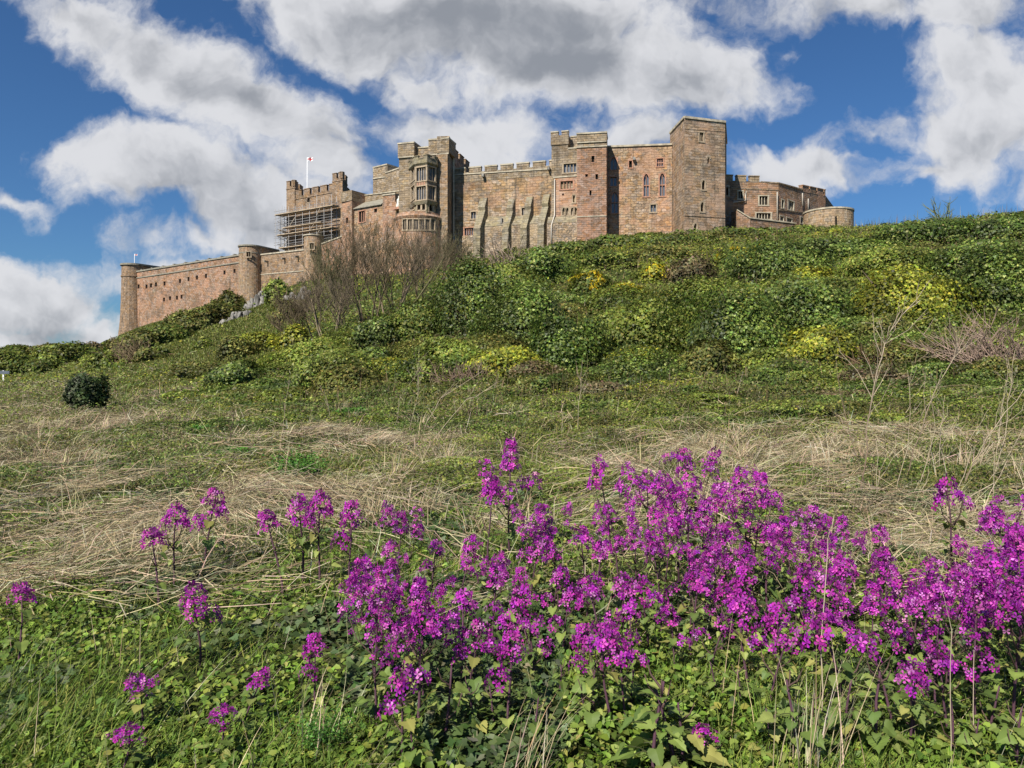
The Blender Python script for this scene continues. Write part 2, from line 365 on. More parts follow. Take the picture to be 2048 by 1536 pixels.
bs = k.n('ShaderNodeBsdfPrincipled'); k.l(c, bs.inputs['Base Color']); bs.inputs['Roughness'].default_value = .9; k.l(bp.outputs[0], bs.inputs['Normal'])
finish(k, bs.outputs[0]); M['rock'] = m
# ground: soil, moss and short turf, straw litter in patches
m, k = newmat('hill_turf')
g = k.n('ShaderNodeTexCoord').outputs['Object']
n1 = k.noise(g, .16, 6, .6); n2 = k.noise(g, 1.4, 6, .65); n3 = k.noise(g, 9, 6, .7)
c = k.mix(k.sm(n2.outputs['Fac'], .35, .65), (.035, .045, .014), (.075, .085, .025))
c = k.mix(k.m('MULTIPLY', k.sm(n1.outputs['Fac'], .48, .62), .55), c, (.16, .13, .062))
c = k.mix(k.m('MULTIPLY', k.sm(n3.outputs['Fac'], .45, .7), .55), c, (.03, .032, .012))
bp = k.n('ShaderNodeBump'); bp.inputs['Strength'].default_value = .8; bp.inputs['Distance'].default_value = .1; k.l(n3.outputs['Fac'], bp.inputs['Height'])
bs = k.n('ShaderNodeBsdfPrincipled'); k.l(c, bs.inputs['Base Color']); bs.inputs['Roughness'].default_value = .95; bs.inputs['Specular IOR Level'].default_value = .1; k.l(bp.outputs[0], bs.inputs['Normal'])
finish(k, bs.outputs[0]); M['ground'] = m
m, k = newmat('sea_water')
g = k.n('ShaderNodeTexCoord').outputs['Object']; n1 = k.noise(g, .2, 5, .6)
bp = k.n('ShaderNodeBump'); bp.inputs['Strength'].default_value = .4; k.l(n1.outputs['Fac'], bp.inputs['Height'])
bs = k.n('ShaderNodeBsdfPrincipled'); bs.inputs['Base Color'].default_value = (.03, .07, .10, 1); bs.inputs['Roughness'].default_value = .25; k.l(bp.outputs[0], bs.inputs['Normal'])
finish(k, bs.outputs[0]); M['sea'] = m
M['ivy'] = leafy('ivy_leaves', .5, .35, .34)
M['leaf'] = leafy('soft_leaves', .55, .3, .32)
M['blade'] = leafy('grass_blades', .55, .3, .35)
M['straw'] = leafy('dry_straw', .75, .2, .2)
M['petal'] = leafy('petals', .6, .2, .38)
M['bark'] = leafy('bark', .85, .1, 0)

# ------------------------------------------------------------------ ground sheet and sea
def ground():
    rows = list(np.linspace(-60, 1.6, 24)) + list(np.exp(np.linspace(np.log(1.9), np.log(640), 330)))
    nx = 260; V = []; 
    s = np.linspace(-1, 1, nx)
    for y in rows:
        half = 14 + 1.15 * max(y, 0) + (40 if y < 1.7 else 0)
        half = max(half, 54 - abs(min(y, 10) - 1.6) * 4 if y < 12 else 0)
        x = half * (0.55 * s + 0.45 * s ** 3)
        yv = np.full(nx, y); z = height(x, yv)
        V.append(np.stack([x, yv, z], 1))
    V = np.concatenate(V); nr = len(rows)
    i = np.arange(nr - 1)[:, None] * nx + np.arange(nx - 1)[None, :]; i = i.ravel()
    Fq = np.stack([i, i + 1, i + nx + 1, i + nx], 1)
    me = np_mesh('ground', V, [Fq], [M['ground']], smooth=True)
    tag(link_mesh('ground', me), 'rough grassy ground rising from the meadow to the castle rock', None, None, 'structure')
    mb = MB(); mb.quad((-7000, -500, -9), (7000, -500, -9), (7000, 8500, -9), (-7000, 8500, -9))
    tag(mb.build('sea', M['sea']), 'distant sea beyond the dunes', None, None, 'structure')
ground()
# ------------------------------------------------------------------ castle builders
def on_wall(A, B, px):
    """distance along plan line A-B where the view column px meets it, and that point's depth"""
    kx = (px - CX) / F; dx, dy = B[0] - A[0], B[1] - A[1]
    s = (kx * A[1] - A[0]) / (dx - kx * dy)
    return s * math.hypot(dx, dy), A[1] + s * dy
def holes_of(A, B, specs):
    out = []
    for sp in specs:
        px, py, w, h, kind = sp[:5]
        u0, _ = on_wall(A, B, px - w / 2); u1, _ = on_wall(A, B, px + w / 2); _, D = on_wall(A, B, px)
        out.append((u0, u1, Z(py + h / 2, D), Z(py - h / 2, D), kind, sp[5] if len(sp) > 5 else 1, sp[6] if len(sp) > 6 else 0, sp[7] if len(sp) > 7 else 'frame', sp[8] if len(sp) > 8 else 'glass'))
    return out
def facade(mb, A, B, zb, ztA, ztB, holes, depth=.45):
    t, n, L = frame(A, B)
    q = lambda u, z, d=0.0: (A[0] + t[0] * u - n[0] * d, A[1] + t[1] * u - n[1] * d, z)
    us = sorted({0.0, L, *[round(h[0], 4) for h in holes], *[round(h[1], 4) for h in holes]})
    zs = sorted({zb, *[round(h[2], 4) for h in holes], *[round(h[3], 4) for h in holes]})
    for i in range(len(us) - 1):
        for j in range(len(zs)):
            uc = (us[i] + us[i + 1]) / 2
            top = j == len(zs) - 1
            if not top:
                zc = (zs[j] + zs[j + 1]) / 2
                if any(h[0] < uc < h[1] and h[2] < zc < h[3] for h in holes): continue
            f0, f1 = us[i] / L, us[i + 1] / L
            za = ztA + (ztB - ztA) * f0 if top else zs[j + 1]; zc2 = ztA + (ztB - ztA) * f1 if top else zs[j + 1]
            mb.quad(q(us[i], zs[j]), q(us[i + 1], zs[j]), q(us[i + 1], zc2), q(us[i], za))
    for h in holes:
        u0, u1, z0, z1 = h[:4]
        mb.quad(q(u0, z0), q(u0, z1), q(u0, z1, depth), q(u0, z0, depth))
        mb.quad(q(u1, z1), q(u1, z0), q(u1, z0, depth), q(u1, z1, depth))
        mb.quad(q(u0, z1), q(u1, z1), q(u1, z1, depth), q(u0, z1, depth))
        mb.quad(q(u0, z0), q(u0, z0, depth), q(u1, z0, depth), q(u1, z0))
        mb.quad(q(u0, z0, depth), q(u0, z1, depth), q(u1, z1, depth), q(u1, z0, depth))
def window(parent, A, B, h):
    """stone surround with mullions (part) and its glazing or dark shade sheet (sub-part), set in the wall opening h"""
    u0, u1, z0, z1, kind, nl, ntr, fm, pm = h
    t, n, L = frame(A, B)
    q = lambda u, z, d=0.0: (A[0] + t[0] * u - n[0] * d, A[1] + t[1] * u - n[1] * d, z)
    mb = MB(); w = u1 - u0; hh = z1 - z0
    def bar(a, b, c, d, d0, d1):
        mb.box(q(a, 0)[:2], q(b, 0)[:2], c, d, d0, d1)
    if kind in ('rect', 'arch'):
        fw = .16 if w < 1.2 else .22
        bar(u0 - fw, u0 + .02, z0 - .0, z1, -.05, .20); bar(u1 - .02, u1 + fw, z0, z1, -.05, .20)
        bar(u0 - fw - .06, u1 + fw + .06, z0 - .18, z0 + .01, -.09, .20)
        if kind == 'rect': bar(u0 - fw - .04, u1 + fw + .04, z1 - .01, z1 + .16, -.07, .20)
    elif kind == 'slit':
        bar(u0 - .10, u1 + .10, z0 - .10, z0 + .01, -.03, .15); bar(u0 - .10, u1 + .10, z1 - .01, z1 + .12, -.04, .15)
    if kind == 'arch' or kind == 'archslit':
        rise = min(w * .85, hh * .4); K = 7
        arc = []
        for s in np.linspace(0, 1, K): arc.append((u0 + w * .5 * s, z1 - rise + rise * math.sin(s * math.pi / 2) ** .85))
        for k2 in range(K - 1):
            (ua, za), (ub, zb2) = arc[k2], arc[k2 + 1]
            for mir in (0, 1):
                f = (lambda u: u) if not mir else (lambda u: u0 + u1 - u)
                a, b = f(ua), f(ub)
                mb.quad(q(a, za, .04), q(b, zb2, .04), q(b, z1 + .002, .04), q(a, z1 + .002, .04))
                mb.quad(q(a, za, .04), q(b, zb2, .04), q(b, zb2, .4), q(a, za, .4))
        ow = .20                                                       # hood mould
        for k2 in range(K - 1):
            (ua, za), (ub, zb2) = arc[k2], arc[k2 + 1]
            for mir in (0, 1):
                f = (lambda u: u) if not mir else (lambda u: u0 + u1 - u)
                s1 = ow * (1 - k2 / (K - 1)); s2 = ow * (1 - (k2 + 1) / (K - 1))
                a, b, a2, b2 = f(ua), f(ub), f(ua - s1 - .02), f(ub - s2)
                mb.quad(q(a, za, -.06), q(b, zb2, -.06), q(b2, zb2 + ow + .06, -.06), q(a2, za + ow * .5, -.06))
                mb.quad(q(b2, zb2 + ow + .06, -.06), q(a2, za + ow * .5, -.06), q(a2, za + ow * .5, .0), q(b2, zb2 + ow + .06, .0))
    mw = .11 if w > 1 else .08
    for i in range(1, nl):
        u = u0 + w * i / nl; bar(u - mw / 2, u + mw / 2, z0, z1 - (.05 if kind == 'arch' else 0), .12, .26)
    for i in range(1, ntr + 1):
        z = z0 + hh * i / (ntr + 1); bar(u0 + .02, u1 - .02, z - .07, z + .07, .135, .25)
    if not mb.v: bar(u0 - .06, u1 + .06, z0 - .09, z0 - .001, -.02, .10)
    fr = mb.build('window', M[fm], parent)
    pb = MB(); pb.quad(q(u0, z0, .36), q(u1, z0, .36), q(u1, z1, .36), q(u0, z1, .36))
    pn = pb.build('pane_or_shade_fill', M[pm]); pn.parent = fr; pn.location = (0, 0, 0)
    return fr
def body(parent, name, plan, zb, zt, mat, wins=None, cap=True, depth=.45):
    """upright block on a plan polygon (first points run left to right along the front); wins {edge: window specs}"""
    mb = MB(); n = len(plan)
    zt = zt if isinstance(zt, (list, tuple)) else [zt] * n
    wl = []
    for i in range(n):
        A, B = plan[i], plan[(i + 1) % n]
        hs = holes_of(A, B, (wins or {}).get(i, []))
        facade(mb, A, B, zb, zt[i], zt[(i + 1) % n], hs, depth)
        wl += [(A, B, h) for h in hs]
    if cap: mb.quad(*[(*plan[i], zt[i]) for i in range(n)])
    o = mb.build(name, M[mat], parent)
    for A, B, h in wl: window(parent, A, B, h)
    return o
def back(A, B, d):
    t, n, L = frame(A, B)
    return (B[0] - n[0] * d, B[1] - n[1] * d), (A[0] - n[0] * d, A[1] - n[1] * d)
def merlons(mb, A, B, zA, zB, h, mw, gw, thick=.6, cop=.16, start=.0, cmb=None):
    """crenellated parapet: low wall, merlons and their copings"""
    t, n, L = frame(A, B); u = start
    pt = lambda u: (A[0] + t[0] * u, A[1] + t[1] * u)
    zz = lambda u: zA + (zB - zA) * u / L
    while u < L - .05:
        e = min(u + mw, L)
        mb.box(pt(u), pt(e), zz(u) - .02, zz(u) + h, 0, thick, zz(e) - .02, zz(e) + h)
        (cmb or mb).box(pt(u - .05), pt(e + .05), zz(u) + h + .002, zz(u) + h + cop, -.09, thick + .09, zz(e) + h + .002, zz(e) + h + cop)
        g = min(e + gw, L)
        if g - e > .25: (cmb or mb).box(pt(e + .055), pt(g - .055), zz(e) + .002, zz(e) + .12, -.07, thick + .07, zz(g) + .002, zz(g) + .12)
        u = e + gw
def course(mb, A, B, zA, zB, h=.22, out=.14, back_=.1):
    mb.box(A, B, zA, zA + h, -out, back_, zB, zB + h)
def circ(c, r, a0, a1, n): return [(c[0] + r * math.cos(a), c[1] + r * math.sin(a)) for a in np.linspace(a0, a1, n)]
def stadium(c1, c2, r, n=14):
    a = math.atan2(c2[1] - c1[1], c2[0] - c1[0])
    return circ(c1, r, a + math.pi / 2, a + 3 * math.pi / 2, n) + circ(c2, r, a - math.pi / 2, a + math.pi / 2, n)
def ringed(mb, planf, levels):
    """stack of plan rings: levels = [(z, radius)]"""
    for (z0, r0), (z1, r1) in zip(levels[:-1], levels[1:]): mb.prism(planf(r0), z0, z1, planf(r1), cap=False)
    mb.quad(*[(*p, levels[-1][0]) for p in planf(levels[-1][1])])
def base(A, B, z): return ((A[0] + B[0]) / 2, (A[1] + B[1]) / 2, z)
def wall_window(parent, A, B, spec): window(parent, A, B, holes_of(A, B, [spec])[0])

# ------------------------------------------------------------------ castle, left to right
def far_tower():
    c1, c2 = P(266, 184.5), P(309, 190)
    t = thing('round_tower', 'tall dark round-ended tower at the far left end of the castle, small flagpole on top', 'tower', (c1[0], c1[1], 11))
    mb = MB(); f = lambda r: stadium(c1, c2, r, 18)
    ringed(mb, f, [(3, 4.2), (9, 3.5), (12, 3.15), (14, 2.95), (19, 2.75), (24.9, 2.60), (24.95, 2.75), (25.3, 2.75), (25.35, 2.6), (27.8, 2.6)]); mb.build('wall', M['brown'], t)
    mb = MB(); mb.prism(f(2.9), 27.805, 28.25); mb.build('coping', M['lead'], t)
    mb = MB(); cx, cy = P(251, 182.1)
    A = (cx - .22, cy); B = (cx + .22, cy - .05)
    for z in (21.8, 16.5): mb.box(A, B, z, z + 1.3, -.12, .5)
    mb.build('slit_window', M['dark'], t)
    pole = P(269, 186); pz = 28.26
    p = thing('flagpole', 'thin white flagpole with a small pale flag on the far left tower', 'flagpole', (*pole, pz))
    vb = VB(); tube(vb, [(*pole, pz), (*pole, pz + 2.9)], [.07, .05], 6, (.8, .8, .8)); vb.build('pole', M['whitetint'], p)
    flag(p, pole, pz + 2.8, .8, .4)
def flag(parent, pole, z, w, h):
    """white flag with a red cross, rippling to the right"""
    nu, nv = 25, 13; V = []; mi = []; Fq = []
    for j in range(nv):
        for i in range(nu):
            u, v = i / (nu - 1), j / (nv - 1)
            V.append((pole[0] + .05 + w * u * .93, pole[1] - .35 * math.sin(u * 7 + v) * u ** .6 * w / 2, z - h * v + .10 * w * u + .08 * h * math.sin(u * 6)))
    for j in range(nv - 1):
        for i in range(nu - 1):
            a = j * nu + i; Fq.append((a, a + 1, a + nu + 1, a + nu))
            u, v = (i + .5) / (nu - 1), (j + .5) / (nv - 1)
            mi.append(1 if abs(u - .5) < .09 or abs(v - .5) < .13 else 0)
    me = np_mesh('flag', V, [np.array(Fq)], [M['flagwhite'], M['redpaint']], midx=mi, smooth=True)
    link_mesh('flag', me, parent)
def curtain_walls():
    A, B = (P(264, 184)), (P(484, 159.8))
    t = thing('curtain_wall', 'long pink sandstone curtain wall with two rows of small square openings, far left', 'wall', base(A, B, 13))
    up = [(277,573),(293,573),(302,571),(312,569),(329,567),(360,562),(377,558),(394,555),(412,552),(449,545),(469,542)]
    lo = [(328,599),(340,596.5),(354,595.5),(363,593.5)]
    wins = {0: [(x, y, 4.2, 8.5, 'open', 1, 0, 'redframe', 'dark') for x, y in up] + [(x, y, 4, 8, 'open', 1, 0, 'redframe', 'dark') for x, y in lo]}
    zA, zB = Z(546, 184), Z(511, 159.8)
    C, D = back(A, B, 2.2)
    body(t, 'wall', [A, B, C, D], 6, [zA, zB, zB, zA], 'pink', wins)
    mb = MB(); course(mb, A, B, zA - 1.55, zB - 1.55, .25, .16); mb.box(A, B, zA + .003, zA + .35, -.2, 2.3, zB + .003, zB + .35); mb.build('coping', M['lead'], t)
    tt, n, L = frame(A, B); mb = MB()
    for i, u in enumerate(np.arange(4, L - 2, 4.6)):
        a = (A[0] + tt[0] * u, A[1] + tt[1] * u); b = (A[0] + tt[0] * (u + .55), A[1] + tt[1] * (u + .55)); z = zA + (zB - zA) * u / L
        mb.box(a, b, z + .355, z + .62, -.12, .7)
    mb.build('parapet_block', M['rock'], t)
    # second length
    A, B = P(518, 160), P(616, 150.6)
    t = thing('curtain_wall', 'brownish plain curtain wall between the two round towers, waterspouts near its top', 'wall', base(A, B, 18))
    zA, zB = Z(511, 160), Z(500, 150.6); C, D = back(A, B, 2)
    body(t, 'wall', [A, B, C, D], 9, [zA, zB, zB, zA], 'brown', {})
    mb = MB(); mb.box(A, B, zA + .003, zA + .28, -.16, 2.1, zB + .003, zB + .28); course(mb, A, B, zA - 4.3, zB - 4.3, .18, .1); mb.build('coping', M['coping'], t)
    tt, n, L = frame(A, B)
    for px, py in ((536, 524), (570, 518), (597, 514)):
        u, D_ = on_wall(A, B, px); mb = MB(); z = Z(py, D_)
        mb.box((A[0] + tt[0] * (u - .2), A[1] + tt[1] * (u - .2)), (A[0] + tt[0] * (u + .2), A[1] + tt[1] * (u + .2)), z - .15, z + .2, -.9, .1)
        mb.build('waterspout', M['rock'], t)
    A, B = P(643, 149), P(690, 143.5)
    t = thing('curtain_wall', 'low reddish wall stepping up from the second round tower to the rubble range', 'wall', base(A, B, 20))
    zA, zB = Z(489, 149), Z(472, 143.5); C, D = back(A, B, 2)
    body(t, 'wall', [A, B, C, D], 12, [zA, zB, zB, zA], 'red', {0: [(654, 501, 6, 6, 'slit', 1, 0, 'redframe', 'dark')]})
    mb = MB(); mb.box(A, B, zA + .003, zA + .25, -.14, 2.1, zB + .003, zB + .25); mb.build('coping', M['coping'], t)
def mid_towers():
    c1, c2 = P(501, 160.2), P(535, 165)
    t = thing('round_tower', 'round-ended tower with one two-light window, halfway along the left curtain wall', 'tower', (c1[0], c1[1], 14))
    mb = MB(); f = lambda r: stadium(c1, c2, r, 18)
    z1 = Z(492, 158)
    ringed(mb, f, [(7, 3.3), (14, 2.9), (19, 2.55), (z1 - 1.2, 2.40), (z1, 2.40)]); mb.build('wall', M['smooth'], t)
    mb = MB(); mb.prism(f(2.62), z1 + .005, z1 + .32); mb.prism(f(2.47), z1 - 1.5, z1 - 1.25); mb.build('coping', M['lead'], t)
    a, b = P(491, 157.3), P(505, 157.2)
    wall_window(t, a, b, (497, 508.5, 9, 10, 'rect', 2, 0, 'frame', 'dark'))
    c = P(628, 150.5)
    t = thing('round_tower', 'small round turret with one window, standing in front of the scaffolding', 'tower', (c[0], c[1], 20))
    mb = MB(); f = lambda r: circ(c, r, 0, 2 * math.pi, 37)[:-1]; z1 = Z(470, 148.4)
    ringed(mb, f, [(12, 2.5), (20, 2.2), (22, 2.05), (z1, 2.02)]); mb.build('wall', M['smooth'], t)
    mb = MB(); mb.prism(f(2.2), z1 + .005, z1 + .22); mb.build('coping', M['coping'], t)
    a, b = P(618, 148.0), P(630, 147.95)
    wall_window(t, a, b, (623.5, 492, 8.5, 12, 'rect', 2, 0, 'frame', 'dark'))
def keep():
    A, B = P(575, 177), P(684, 167); C = P(716, 184); D_ = (A[0] + C[0] - B[0], A[1] + C[1] - B[1])
    t = thing('keep', 'square keep with crenellated corner turrets behind the scaffolding', 'tower', base(A, C, 21))
    zt = Z(388, 172)
    body(t, 'wall', [A, B, C, D_], 14, zt, 'brown', {0: [(617, 380 + 20, 5, 9, 'slit', 1, 0, 'frame', 'dark'), (640, 436, 8, 12, 'rect', 1, 0, 'frame', 'dark'), (606, 440, 7, 12, 'rect', 1, 0, 'frame', 'dark'), (632, 476, 8, 13, 'rect', 1, 0, 'frame', 'dark'), (592, 478, 7, 12, 'rect', 1, 0, 'frame', 'dark')]})
    mb = MB(); merlons(mb, A, B, zt, zt, 1.5, 2.1, .75, .6); merlons(mb, B, C, zt, zt, 1.5, 2.1, .8, .6); course(mb, A, B, zt - .5, zt - .5); course(mb, B, C, zt - .5, zt - .5)
    mb.build('battlements', M['brown'], t)
    tt, n, L = frame(A, B); t2, n2, L2 = frame(B, C)
    def turret(P0, w, d, ztop, nm='turret'):
        o = lambda u, v: (P0[0] + tt[0] * u + t2[0] * v, P0[1] + tt[1] * u + t2[1] * v)
        pl = [o(-.25, -.25), o(w, -.25), o(w, d), o(-.25, d)]
        mb = MB(); mb.prism(pl, 14, ztop)
        for i in range(4):
            a, b = pl[i], pl[(i + 1) % 4]; _, _, l = frame(a, b); mw = l * .40
            merlons(mb, a, b, ztop, ztop, 1.35, mw, l - 2 * mw - .01, .55)
            course(mb, a, b, ztop - .5, ztop - .5, .2, .12)
        mb.build(nm, M['brown'], t)
    turret(A, 2.7, 6.5, Z(374.5, 176.5)); turret((A[0] + tt[0] * (L - 2.75), A[1] + tt[1] * (L - 2.75)), 3.0, 4.6, Z(357, 167))
    pt_, pz = P(614.5, 180), zt
    f = thing('flagpole', 'tall white flagpole flying a white flag with a red cross above the keep', 'flagpole', (*pt_, pz))
    vb = VB(); ph = Z(315, 180) - pz; tube(vb, [(*pt_, pz), (*pt_, pz + ph)], [.12, .08], 8, (.8, .8, .8)); vb.build('pole', M['whitetint'], f)
    flag(f, pt_, pz + ph - .05, 1.5, .85)
    scaffold(A, B, D_)
def scaffold(A, B, Dp):
    t, n, L = frame(A, B)
    s = thing('scaffolding', 'tube scaffolding with plank lifts wrapped around the front of the keep', 'scaffolding', (A[0], A[1], 20))
    o = lambda u, d: (A[0] + t[0] * u + n[0] * d, A[1] + t[1] * u + n[1] * d)
    z_lo, lifts = 24.0, [Z(494, 172), Z(480, 172), Z(467, 172), Z(454, 172), Z(440, 172), Z(425, 172)]
    rng = random.Random(4); r = .055
    us = np.linspace(-1.6, L - 1.0, 9)
    for d in (.7, 2.3):
        for u in us:
            vb = VB(); tube(vb, [(*o(u, d), z_lo), (*o(u, d), lifts[-1] + rng.uniform(1.2, 3.2))], [r, r], 5, (.34, .33, .32)); vb.build('standard', M['tube'], s)
    for li, z in enumerate(lifts):
        for d in (.7, 2.3):
            for dz in (0, 1.05):
                vb = VB(); tube(vb, [(*o(us[0] - .5, d), z + dz), (*o(us[-1] + .6, d), z + dz + rng.uniform(-.1, .1))], [r, r], 5, (.26, .25, .24)); vb.build('ledger', M['tube'], s)
        if li in (0, 2, 3, 5):
            ua, ub = [(0, L * .62), None, (-.8, L - .4), (1.2, L * .78), None, (-1.5, L - .2)][li]
            mb = MB(); mb.box(o(ua, 0), o(ub, 0), z + .1, z + .27, -2.65, -.5); mb.build('platform', M['board'], s)
    for u0, z0, du in ((us[1], 0, 3), (us[5], 2, 3), (us[2], 3, 3), (us[6], 1, 2), (us[6], 4, 2)):
        vb = VB(); tube(vb, [(*o(u0, 2.45), lifts[z0]), (*o(u0 + du * .8, 2.45), lifts[z0] + 2.3)], [r, r], 5, (.5, .42, .32)); vb.build('brace', M['tube'], s)
    # return along the left side of the keep: bays receding behind the corner
    t2, n2, L2 = frame(A, Dp)
    o2 = lambda v, d: (A[0] + t2[0] * v - n2[0] * -d + 0, A[1] + t2[1] * v - n2[1] * -d)
    for v in (0.2, 2.2, 4.2, 6.2):
        for d in (-.8, -2.2):
            vb = VB(); tube(vb, [(*o2(v, d), 24), (*o2(v, d), lifts[-1] + rng.uniform(.5, 4))], [r, r], 5, (.3, .3, .3)); vb.build('standard', M['tube'], s)
    for z in np.linspace(26.5, lifts[-1] + .6, 8):
        for d in (-.8, -2.2):
            vb = VB(); tube(vb, [(*o2(-.6, d), z), (*o2(6.8, d), z)], [r, r], 5, (.3, .3, .3)); vb.build('ledger', M['tube'], s)
        for v in (0.2, 2.2, 4.2, 6.2):
            vb = VB(); tube(vb, [(*o2(v, -.5), z + .1), (*o2(v, -2.6), z + .1)], [r, r], 5, (.3, .3, .3)); vb.build('transom', M['tube'], s)
    for z in (27.2, 31.2, 35.4):
        mb = MB(); a, b = o2(-.3, -1.5), o2(6.5, -1.5); mb.box(a, b, z, z + .1, -.55, .55); mb.build('platform', M['board'], s)
def west_range():
    # stub tower at the left end of the range
    A, B = P(684, 143.2), P(704, 141.4); C, D_ = back(A, B, 4)
    t = thing('square_turret', 'narrow square turret with a flat grey top beside the keep', 'tower', base(A, B, 22))
    zt = Z(385, 142)
    body(t, 'wall', [A, B, C, D_], 14, zt, 'pink', {0: [(694, 441, 4, 12, 'slit', 1, 0, 'redframe', 'dark')]})
    mb = MB(); z0 = Z(402, 142); mb.box((A[0] - .1, A[1]), (B[0] + .1, B[1]), z0, zt + .3, -.18, 4.1); mb.build('parapet', M['grey'], t)
    A, B = P(702, 142.5), P(806, 133.5); C, D_ = back(A, B, 9)
    t = thing('wall_range', 'rubble range with a sloping lead roof, left of the oriel tower', 'building', base(A, B, 20))
    zA, zB = Z(419, 142.5), Z(401, 133.5)
    body(t, 'wall', [A, B, C, D_], 12, [zA, zB, zB, zA], 'rubblered', {0: [(724, 433, 12, 22, 'rect', 3, 0, 'redframe', 'dark'), (751, 421, 6, 8, 'slit', 1, 0, 'redframe', 'dark'), (782, 429, 4.5, 9, 'rect', 1, 0, 'frame', 'dark')]})
    tt, n, L = frame(A, B)
    o = lambda u, d: (A[0] + tt[0] * u - n[0] * d, A[1] + tt[1] * u - n[1] * d)
    zz = lambda u: zA + (zB - zA) * u / L
    u1 = L * .62; mb = MB()
    mb.quad((*o(.0, -.3), zz(0) + .0), (*o(u1, -.3), zz(u1) + .0), (*o(u1, 2.6), zz(u1) + 1.75), (*o(0, 2.6), zz(0) + 1.75))
    mb.quad((*o(u1, -.3), zz(u1)), (*o(u1, 2.6), zz(u1) - .2), (*o(u1, 2.6), zz(u1) + 1.75)); mb.quad((*o(0, -.3), zz(0) - .12), (*o(u1, -.3), zz(u1) - .12), (*o(u1, -.3), zz(u1)), (*o(0, -.3), zz(0)))
    for i in range(1, 9):
        u = u1 * i / 9; mb.box(o(u - .05, 0), o(u + .05, 0), zz(u) + .01, zz(u) + .08, -.29, -.2)
    mb.build('roof', M['lead'], t)
    mb = MB(); mb.box(o(0, 2.7), o(L, 2.7), 25, zz(0) + 3.1, 0, .7, 25, zz(L) + 2.5); mb.build('parapet', M['grey'], t)
    mb = MB(); mb.box(o(0, 2.65), o(L, 2.65), zz(0) + 3.105, zz(0) + 3.3, -.1, .8, zz(L) + 2.505, zz(L) + 2.7); mb.build('coping', M['coping'], t)
    mb = MB(); mb.box(o(u1 + .15, 0), o(L * .86, 0), 26, zz(u1) + 1.5, -.06, 2.5, 26, zz(L * .86) + 1.35); mb.build('pier', M['pink'], t)
    mb = MB(); mb.box(o(u1 + .1, 0), o(L * .87, 0), zz(u1) + 1.505, zz(u1) + 1.75, -.2, 2.6, zz(L * .87) + 1.355, zz(L * .87) + 1.6); mb.build('coping', M['coping'], t)
    mb = MB(); mb.box(o(L * .88, 0), o(L * .985, 0), zz(L) - 1.6, zz(L) + 1.45, -.03, 2.6); mb.build('doorway', M['dark'], t)  # solid dark block stands in for the shade of the doorway
    sx, sy = o(L * .95, -.55); sz = zz(L) - 1.25
    mb = MB(); mb.box(o(L * .88, 0), o(L, 0), sz - .4, sz, -1.0, -.04); mb.build('corbel', M['redframe'], t)
    st = thing('statue', 'pale carved stone figure on a ledge beside the dark doorway', 'statue', (sx, sy, sz))
    vb = VB(); prof = [(0, .36), (.15, .42), (.5, .34), (.95, .30), (1.25, .36), (1.5, .30), (1.62, .12), (1.75, .16), (1.95, .17), (2.1, .06)]
    tube(vb, [(sx + .10 * z, sy, sz + z) for z, r in prof], [r for z, r in prof], 8, (.68, .66, .6))
    tube(vb, [(sx + .3, sy - .2, sz + 1.4), (sx + .45, sy - .35, sz + .95), (sx + .2, sy - .45, sz + .8)], [.11, .1, .08], 6, (.68, .66, .6))
    vb.build('figure', M['tube2'], st, True)
    # turret and stepped wall rising behind
    A, B = P(746, 150), P(775, 147.5); C, D_ = back(A, B, 4)
    t = thing('square_turret', 'plain square turret standing behind the lead-roofed range', 'tower', base(A, B, 25))
    zt = Z(331, 148)
    body(t, 'wall', [A, B, C, D_], 22, zt, 'grey', {})
    mb = MB(); mb.box(A, B, zt + .003, zt + .25, -.12, 4.1); course(mb, A, B, Z(356, 149), Z(356, 148), .22, .15); mb.box(A, (A[0] + .5, A[1] - .05), zt - .9, zt - .004, -.16, .3); mb.build('coping', M['coping'], t)
    A, B = P(771, 146.5), P(803, 143.5); C, D_ = back(A, B, 2.5)
    t = thing('wall', 'short grey wall with a sloping coping rising to the oriel tower', 'wall', base(A, B, 25))
    body(t, 'wall_face', [A, B, C, D_], 22, [Z(347, 146.5), Z(336, 143.5), Z(336, 143.5), Z(347, 146.5)], 'grey', {})
    mb = MB(); za, zb = Z(347, 146.5), Z(336, 143.5); mb.box(A, B, za + .003, za + .25, -.12, 2.6, zb + .003, zb + .25); mb.build('coping', M['coping'], t)
